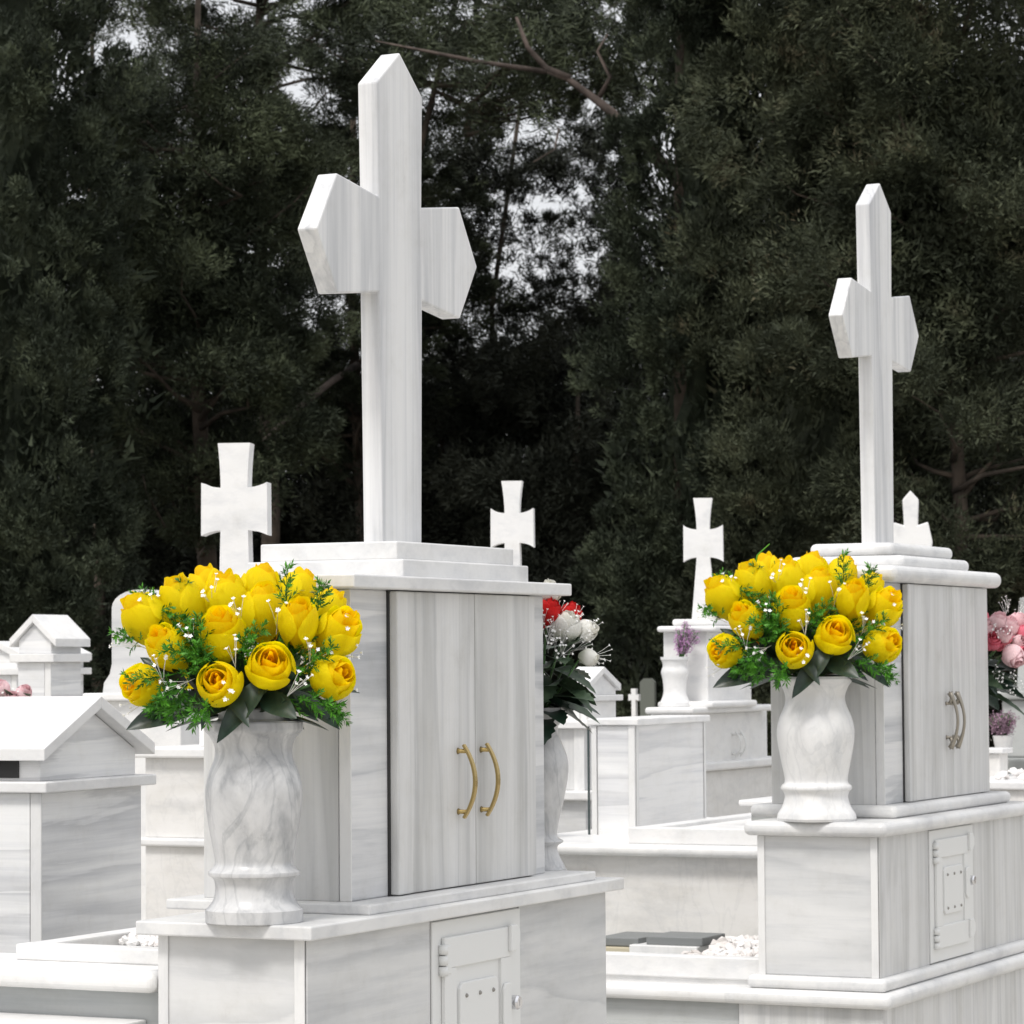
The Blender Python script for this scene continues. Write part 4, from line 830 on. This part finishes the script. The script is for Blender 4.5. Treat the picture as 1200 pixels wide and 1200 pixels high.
# far pointed cross, far little crosses
fp = Plot(1068, 14.5, 8, 650)
fc = thing('grave_monument', 'distant white pointed cross just right of the foot of the farther tall cross', 'grave monument', fp.O, fp.rot)
s = s_px(14.5); zc = at(1066,636,14.5).z; zt_ = at(1066,573,14.5).z
pts = [(-9,-60),(9,-60),(8,-22),(20,-24),(25,0),(20,24),(8,20),(9.5,50),(0,61),(-9.5,50),(-8,20),(-20,24),(-25,0),(-20,-24),(-8,-22)]
bm = bmesh.new(); prism(bm, [(a*s, zc+b*s) for a, b in pts], -.04, .04, 'y', .006); obj('cross', bm, M['white'], fc)
obj('pedestal', one_box(-.3,.3,-.2,.5,0,zc-58*s,.004), M['white'], fc)
def small_stone(px, D, label, m, py0, py1, wpx, shape, cat='headstone', name='headstone'):
    p = Plot(px, D, 10, 800); s = s_px(D); z0, z1 = 0, at(px,py0,D).z
    t = thing(name, label, cat, p.O, p.rot); bm = bmesh.new(); h = wpx*s/2
    if shape == 'cross':
        zc = at(px,py0+10,D).z; a = h
        pts = [(-a*.45,z0),(a*.45,z0),(a*.4,zc-a*.5),(a,zc-a*.7),(a,zc+a*.6),(a*.4,zc+a*.45),(a*.5,z1),(-a*.5,z1),(-a*.4,zc+a*.45),(-a,zc+a*.6),(-a,zc-a*.7),(-a*.4,zc-a*.5)]
    else:
        pts = [(-h,z0),(h,z0),(h,z1-h*.5),(h*.5,z1),(-h*.5,z1),(-h,z1-h*.5)]
    prism(bm, pts, -.03, .05, 'y', 0); obj('stone', bm, m, t)
    obj('base_slab', one_box(-h*1.8,h*1.8,-.1,.2,0,.25,.004), m, t); return t
small_stone(743, 16.5, 'tiny far white cross in the dark gap left of the stepped monument', M['white'], 807, 840, 12, 'cross')
small_stone(759, 17.5, 'far dark grey headstone in the gap beside the tiny white cross', M['far_dark'], 795, 840, 17, 'slab')
# far right monument
rp = Plot(1162, 13.4, 26, 860)
rm = thing('grave_monument', 'weathered greyish monument at the right edge under the pink flowers', 'grave monument', rp.O, rp.rot)
z_ = lambda py: at(1180, py, 13.4).z; s = s_px(13.4)
obj('base_slab', one_box(-.05, .6, -.12, .6, 0, z_(888), .01, 3), M['old'], rm)
obj('body', one_box(.03, .55, .05, .5, z_(888), z_(820), .01, 3), M['old'], rm)
obj('cap_slab', one_box(.0, .58, .02, .53, z_(820), z_(810), .01, 3), M['old'], rm)
bm = bmesh.new(); prism(bm, [(.05,z_(812)),(.16,z_(812)),(.145,z_(760)),(.20,z_(750)),(.20,z_(725)),(.14,z_(730)),(.14,z_(700)),(.07,z_(700)),(.07,z_(730)),(.01,z_(725)),(.01,z_(750)),(.065,z_(760))], .2, .26, 'y', .004); obj('cross', bm, M['old'], rm)
pp = Vector(at(1176, 882, 13.1)); s = s_px(13.1)
vase(pp, 0, 1, [(.001,0),(9*s,0),(12*s,18*s),(12.5*s,20*s),(10*s,20*s),(.001,16*s)], M['white'], 'small pale flower pot at the foot of the weathered monument', n=24, name='flower_pot')
heather(pp+Vector((0,0,19*s)), 19*s, 28*s, 'dusty mauve flowers in the pale pot at the right edge', M['dusty'], 800)
st = Plot(1172, 11.6, 26, 900); sp = thing('low_post', 'short cream stone post with flat cap, right of the cabinet with grey handles', 'post', st.O, st.rot)
obj('post', one_box(-.12, 0, 0, .1, 0, at(1165,883,11.6).z, .004), M['cream'], sp); obj('cap', one_box(-.14, .015, -.015, .115, at(1165,883,11.6).z, at(1165,877,11.6).z, .003), M['white'], sp)
kb = Plot(1155, 11.2, 26, 915); ks = thing('kerb_slab', 'low white marble kerb lying on the gravel at the right edge', 'kerb', kb.O, kb.rot)
zk_ = at(1180, 915, 11.2).z
obj('wall', one_box(-.1, 1.2, 0, 1.4, 0, zk_-.03, .003), M['cream'], ks); obj('top', one_box(-.12, 1.22, -.02, 1.42, zk_-.03, zk_, .006), M['white'], ks)
chips('white_gravel', 'pale tan gravel filling the kerbed grave at the right edge', kb, .0, 1.1, .05, 1.35, zk_+.004, 900, .014)
# pink flowers at the left edge
lf = at(8, 845, 8.2)
lfp = Plot(8, 8.2, 26, 850); lpd = thing('grave_pedestal', 'white pedestal under the pale pink flowers at the left edge', 'pedestal', lfp.O, lfp.rot)
obj('body', one_box(-.3,.05,-.05,.3,0,lf.z-.03,.003), M['white'], lpd); obj('cap', one_box(-.32,.07,-.07,.32,lf.z-.03,lf.z,.004), M['white'], lpd)
mixed_bouquet(lf+Vector((0,.05,.0)), 'mixed_bouquet', 'pale pink flowers peeping over the large house tomb at the left edge',
    [(.01,-.03,.06,.04,(.2,-.7,.5),'ppink',2),(.04,-.02,.075,.045,(.4,-.6,.6),'ppink',1),(-.02,-.02,.085,.05,(-.2,-.5,.8),'ppink',0),(.0,0,.04,.04,(0,-.9,.2),'ppink',1),(.045,-.02,.035,.04,(.6,-.8,.1),'ppink',2),(-.05,-.01,.05,.05,(-.6,-.7,.3),'ppink',3)],
    ring_leaves(10,.02,.02,.06,.016,'midleaf',-.1,.8), [(0,0,.02,(0,-.5,.8)),(.02,0,.02,(.5,-.5,.8))])

# ------------------------------------------------------------------ trees
def leaves_np(centers, dirs, size, nper, ln, wd, spread=(.5,.5,.9), droop=0.0, rng=RNG):
    """triangular sprays: centers Nx3, dirs Nx3 (clump axis), size N"""
    N = len(centers); T = N*nper
    c = np.repeat(centers, nper, 0); d = np.repeat(dirs, nper, 0); sz = np.repeat(size, nper)[:,None]
    a = np.cross(d, [0.13,.41,.9]); a /= np.linalg.norm(a,axis=1)[:,None]; b = np.cross(d, a)
    g = rng.normal(size=(T,3)); g /= np.maximum(np.linalg.norm(g,axis=1)[:,None],1e-6); rr = rng.random((T,1))**.45
    g = g*rr
    p = c + (a*g[:,:1]*spread[0] + b*g[:,1:2]*spread[1] + d*g[:,2:3]*spread[2])*sz
    out_ = (a*g[:,:1]+b*g[:,1:2])
    l = d*.8 + out_*.75 + rng.normal(size=(T,3))*.38; l[:,2] -= droop*rng.random(T)
    l /= np.linalg.norm(l,axis=1)[:,None]
    L = ln*(.6+.8*rng.random((T,1))); Wd = wd*(.6+.8*rng.random((T,1)))
    s = np.cross(l, rng.normal(size=(T,3))); s /= np.linalg.norm(s,axis=1)[:,None]
    v = np.empty((T,3,3)); v[:,0] = p-s*Wd*.5; v[:,1] = p+s*Wd*.5; v[:,2] = p+l*L
    return v.reshape(-1,3)
def hull_np(fn, nu=28, nv=26):
    """closed lumpy inner mass; fn(u 0..2pi, v 0..1) gives a point"""
    P = np.array([[fn(2*math.pi*i/nu, j/nv) for i in range(nu+1)] for j in range(nv+1)]); T = []
    for j in range(nv):
        for i in range(nu):
            a,b,c,d = P[j,i],P[j,i+1],P[j+1,i+1],P[j+1,i]; T += [a,b,c,a,c,d]
    return np.array(T)
def np_mesh(name, verts, m):
    n = len(verts)//3; me = bpy.data.meshes.new(name)
    me.vertices.add(n*3); me.vertices.foreach_set('co', verts.astype(np.float32).ravel())
    me.loops.add(n*3); me.loops.foreach_set('vertex_index', np.arange(n*3, dtype=np.int32))
    me.polygons.add(n); me.polygons.foreach_set('loop_start', np.arange(0,n*3,3,dtype=np.int32)); me.polygons.foreach_set('loop_total', np.full(n,3,dtype=np.int32))
    me.update(calc_edges=True); me.materials.append(m); return me
def trunk_part(t, segs, name='trunk', m='bark'):
    bm = bmesh.new()
    for pts, rad in segs: tube(bm, pts, rad, 9)
    return obj(name, bm, M[m], t)
def tufts(c, d, size, k, rng, vert=1.3, out=.7):
    """each tuft becomes k clumps set over a rounded, upswept lobe"""
    N = len(c); C2 = np.repeat(c, k, 0); D2 = np.repeat(d, k, 0); S2 = np.repeat(size, k)[:,None]
    o = rng.normal(size=(N*k,3)); o /= np.linalg.norm(o,axis=1)[:,None]
    o = o*(.62+.38*rng.random((N*k,1))); dn = (o*D2).sum(1) < -.25; o[dn] *= -1; o[:,2] *= vert
    p = C2+o*S2
    dd = o*out+D2*.8; dd[:,2] += .25; dd /= np.linalg.norm(dd,axis=1)[:,None]
    return p, dd, (S2[:,0]*(.24+.18*rng.random(N*k)))
def cypress(px, D, r, h, label, m, seed, zb=.15, lean=0, nper=44, dens=1.0, k=22, tuft=.16, vert=1.5):
    """dense column: upswept lobes of foliage with dark gaps between them"""
    rng = np.random.default_rng(seed); base = at(px, 770, D); base.z = 0
    t = thing('cypress_tree', label, 'tree', base, 0, 'tall cypresses behind the graves')
    trunk_part(t, [([(0,0,0),(0,0,h*.5),(0,0,h*.96)], [.16,.10,.02])])
    def prof(z, a):
        tt = (z-zb)/(h-zb)
        p = r*np.minimum(1, (tt*9+.55))*(1-np.clip((tt-.45)/.55,0,1)**1.7*.92)
        return p*(1+.12*np.sin(a*3+z*1.3+seed)+.09*np.sin(a*5-z*2.1)+.07*np.sin(a*2+z*4.3))
    n = int(72*r*h*dens)
    z = zb+(h-zb)*rng.random(n)**1.1; a = rng.random(n)*2*np.pi
    rr = prof(z,a)*(.66+.32*rng.random(n)**.8)
    c = np.stack([np.cos(a)*rr+lean*z, np.sin(a)*rr, z],1)
    d = np.stack([np.cos(a)*.5, np.sin(a)*.5, np.full(n,.85)],1)+rng.normal(size=(n,3))*.18; d /= np.linalg.norm(d,axis=1)[:,None]
    near = (np.sin(a) < .35) & (z < 6.9); size = tuft*(.55+.8*rng.random(n))
    p1,d1,s1 = tufts(c[near], d[near], size[near], k, rng, vert)
    v1 = leaves_np(p1, d1, s1, nper, .036, .0105, (.75,.75,1.25), rng=rng)
    p2,d2,s2 = tufts(c[~near], d[~near], size[~near]*1.2, 5, rng)
    v2 = leaves_np(p2, d2, s2, 9, .10, .04, (.9,.9,1.2), rng=rng)
    n2 = int(260*r*h); a2 = rng.random(n2)*2*np.pi; z2 = zb+(h-zb)*rng.random(n2)
    pr = prof(z2,a2)*(.25+.42*rng.random(n2))
    c2 = np.stack([np.cos(a2)*pr+lean*z2, np.sin(a2)*pr, z2],1); d3 = np.tile([0,0,1.], (n2,1))
    v3 = leaves_np(c2, d3, np.full(n2,.15), 22, .075, .022, (1,1,1), rng=rng)
    def hf(a, v):  # added unseen hull inside the crown, blocks sky and light from passing through
        zz = zb+(h*.96-zb)*v; q = float(prof(np.array(zz), np.array(a)))*(.33+.22*mn.noise(Vector((math.cos(a)*2, math.sin(a)*2, zz*2.5)))) if 0 < v < 1 else 0
        return (math.cos(a)*q+lean*zz, math.sin(a)*q, zz)
    obj('crown', np_mesh('crown', np.concatenate([v1,v2,v3,hull_np(hf, 30, 70)]), m), m, t)
    return t
def loose(px, D, zc, rx, ry, rz, label, m, seed, nb=60, nt=3, k=18, nper=36, tuft=.19, vert=.7, droop=.3, core=0, h_tr=None, name='conifer_tree', trunk_r=.10, limbs=True, group='conifers behind the graves', lean=0.0, fine=(.042,.0105)):
    """open crown: rounded pads of foliage along branches that leave the trunk"""
    rng = np.random.default_rng(seed); base = at(px, 770, D); base.z = 0
    t = thing(name, label, 'tree', base, 0, group)
    top = h_tr or zc+rz*.9
    segs = [([(0,0,0),(.05,0,top*.33),(lean*.12-.04,.05,top*.62),(lean,0,top)], [trunk_r,trunk_r*.75,trunk_r*.45,.015])]
    cs, ds, ss = [], [], []
    for i in range(nb):
        a = i*2.39996+rng.random()*.6; u = rng.random()
        zz = zc+rz*(2*u-1); e = math.sqrt(max(.08,1-(2*u-1)**2*.85)); L = e*(.45+.6*rng.random()**.6)
        end = np.array([lean+math.cos(a)*rx*L, math.sin(a)*ry*L, zz+rng.normal()*.08])
        zt0 = max(.8, zz-.1-.5*rng.random()); st_ = np.array([lean*min(1,zt0/top), 0, min(zt0, top*.97)])
        mid = (st_+end)/2+rng.normal(size=3)*.10
        if limbs and rng.random() < .6: segs.append(([tuple(st_), tuple((st_+mid)/2+rng.normal(size=3)*.03), tuple(mid), tuple((mid+end)/2+rng.normal(size=3)*.03), tuple(end)], [.016+.012*rng.random(), .014, .010, .006, .003]))
        for q in range(nt):
            f = 1.02-.62*q/nt*(.6+.6*rng.random()); p = (1-f)**2*st_+2*f*(1-f)*mid+f*f*end+rng.normal(size=3)*np.array([1,1,.6])*.10
            d = (end-st_); d[2] = 0; d = d/(np.linalg.norm(d)+1e-6)*.8+np.array([0,0,.45])+rng.normal(size=3)*.25
            cs.append(p); ds.append(d/np.linalg.norm(d)); ss.append(tuft*(.55+.8*rng.random()))
    cs, ds, ss = map(np.array, (cs, ds, ss))
    p1,d1,s1 = tufts(cs, ds, ss, k, rng, vert, .8)
    v = leaves_np(p1, d1, s1*1.15, nper, fine[0], fine[1], (.85,.85,1.05), droop, rng)
    if core:      # twiggy inner sprays
        ni = int(900*rx*rz*core/.6); g = rng.normal(size=(ni,3)); g /= np.linalg.norm(g,axis=1)[:,None]; g *= rng.random((ni,1))**.5*core
        ci = g*np.array([rx,ry,rz*1.1])+np.array([lean,0,zc]); di = rng.normal(size=(ni,3)); di /= np.linalg.norm(di,axis=1)[:,None]
        v = np.concatenate([v, leaves_np(ci, di, np.full(ni,.12), 26, .05, .015, (1,1,1), rng=rng)])
    trunk_part(t, segs); obj('crown', np_mesh('crown', v, m), m, t)
    return t
cypress(8, 19, .74, 9.5, 'dense dark cypress filling the left edge of the picture', M['cyp'], 1, tuft=.15, vert=1.8, dens=.85, k=26)
cypress(812, 20, .66, 8.2, 'dense cypress with a clean left outline behind the two big monuments', M['cyp'], 2, lean=.035, tuft=.14, vert=1.7, dens=.9, k=24)
cypress(965, 19.4, .78, 9.0, 'broad olive tinged cypress directly behind the farther tall cross', M['cyp2'], 3, tuft=.22, vert=.8, k=26, dens=.72)
cypress(1330, 20.5, 1.0, 9.5, 'dense cypress showing its flank at the right edge behind the olive green conifer', M['cyp2'], 4, nper=18)
loose(1120, 18.6, 4.3, 1.15, .9, 2.8, 'spreading olive green conifer at the right edge with brown tinged sprays', M['cyp2'], 5, nb=125, nt=3, k=26, tuft=.25, vert=.7, trunk_r=.06, core=.5)
loose(235, 20.5, 4.1, .95, .8, 1.5, 'bushy conifer with pale branch tips above the broad flared cross', M['con'], 6, nb=80, core=.5, nt=3, k=22, tuft=.21, vert=.65, h_tr=6.2, trunk_r=.09)
loose(310, 23.0, 5.6, 1.3, .8, 1.7, 'open conifer with sky showing through, left of the tallest cross', M['con'], 7, nb=95, nt=3, k=16, tuft=.18, h_tr=8, trunk_r=.09)
t420 = loose(420, 24.5, 4.6, 1.0, .8, 1.5, 'narrow far conifer seen behind the left arm of the tallest cross', M['con'], 71, nb=75, nt=3, k=16, tuft=.17, h_tr=7, trunk_r=.08)
loose(462, 22.5, 6.35, 1.6, .8, .85, 'high crown of a pine behind the tallest cross', M['con'], 8, nb=72, nt=3, k=16, tuft=.18, h_tr=7.4, trunk_r=.06, lean=.75)
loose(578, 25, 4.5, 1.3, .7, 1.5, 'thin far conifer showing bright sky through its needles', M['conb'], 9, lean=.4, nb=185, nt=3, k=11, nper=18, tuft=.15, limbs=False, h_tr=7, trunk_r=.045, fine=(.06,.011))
loose(110, 24.5, 5.6, 1.1, .8, 1.6, 'dark conifer closing the gap beside the left edge cypress', M['con'], 72, nb=80, nt=3, k=14, nper=26, tuft=.19, h_tr=7, limbs=False, trunk_r=.06)
v420 = t420.location; q4 = lambda px, py, D: tuple(at(px, py, D)-v420)
trunk_part(t420, [([q4(418,428,24.3), q4(390,446,23.6), q4(345,482,23.0), q4(318,508,22.8), q4(288,532,22.6)], [.03,.026,.022,.018,.010]), ([q4(372,462,23.3), q4(330,462,23.1), q4(300,470,23.0)], [.012,.008,.003])], 'dead_limb', 'barkl')
# low dark trees that close the view under the crowns
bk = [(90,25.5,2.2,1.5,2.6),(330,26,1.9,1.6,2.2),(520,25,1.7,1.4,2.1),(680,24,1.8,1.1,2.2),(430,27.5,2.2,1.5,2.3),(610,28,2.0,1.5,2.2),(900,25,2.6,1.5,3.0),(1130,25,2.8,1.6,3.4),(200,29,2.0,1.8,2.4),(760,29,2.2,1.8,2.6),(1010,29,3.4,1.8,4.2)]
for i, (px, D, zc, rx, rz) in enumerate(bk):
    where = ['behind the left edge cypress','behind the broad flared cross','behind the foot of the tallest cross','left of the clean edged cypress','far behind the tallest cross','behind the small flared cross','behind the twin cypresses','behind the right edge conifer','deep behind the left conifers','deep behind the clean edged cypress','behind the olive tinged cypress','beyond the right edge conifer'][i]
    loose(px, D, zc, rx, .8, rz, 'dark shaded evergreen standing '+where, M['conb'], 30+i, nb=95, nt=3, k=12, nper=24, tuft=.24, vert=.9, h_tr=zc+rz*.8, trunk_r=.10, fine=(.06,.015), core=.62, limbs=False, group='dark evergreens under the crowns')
# leaning bare limb of the pine
lt = thing('pine_tree', 'leaning pine with a bare reddish limb reaching up left over the sky gap', 'tree', at(860,770,20.9).xy.to_3d(), 0)
bpx = Vector(lt.location)
def q_(px, py, D): v = at(px, py, D); return tuple(v-bpx)
trunk_part(lt, [([(0,0,0),q_(850,500,20.9),q_(835,260,20.9),q_(770,185,20.4),q_(742,152,20.4),q_(705,122,20.5),q_(665,92,20.55),q_(635,82,20.55)], [.13,.11,.07,.040,.034,.028,.020,.010]),
    ([q_(668,92,20.55),q_(640,80,20.55),q_(618,55,20.5),q_(605,20,20.5)], [.026,.022,.016,.01]),
    ([q_(700,118,20.6),q_(715,90,20.55),q_(700,60,20.55),q_(712,40,20.55)], [.018,.014,.010,.006]),
    ([q_(640,84,20.55),q_(560,72,20.5),q_(500,60,20.5),q_(440,48,20.5)], [.018,.014,.010,.004]),
    ([q_(655,150,20.6),q_(650,175,20.6),q_(625,190,20.55)], [.008,.006,.003]),
    ([q_(835,260,20.9),q_(820,100,20.9),q_(815,-60,20.9)], [.08,.06,.04])], 'limb', 'barkl')
rng = np.random.default_rng(77); cs = []
for px, py, n, sp in ((560,60,26,50),(480,55,18,45),(620,30,30,50),(690,30,30,50),(520,20,20,50),(600,120,14,30),(720,60,16,36),(640,-10,24,80),(740,-20,24,60)):
    for _ in range(n): cs.append(q_(px+rng.normal()*sp, py+rng.normal()*sp*.6, 21.2+rng.normal()*.3))
cs = np.array(cs); ds = rng.normal(size=cs.shape)*.6+np.array([0,0,.2]); ds /= np.linalg.norm(ds,axis=1)[:,None]
obj('crown', np_mesh('crown', leaves_np(cs, ds, .13+.10*rng.random(len(cs)), 80, .075, .010, (.8,.8,.7), .2, rng), M['con']), M['con'], lt)
# a few bare fallen-looking limbs low in the dark on the left
S.cycles.max_bounces = 6
print('tris', sum(len(o.data.polygons) for o in C.objects if o.type == 'MESH'))
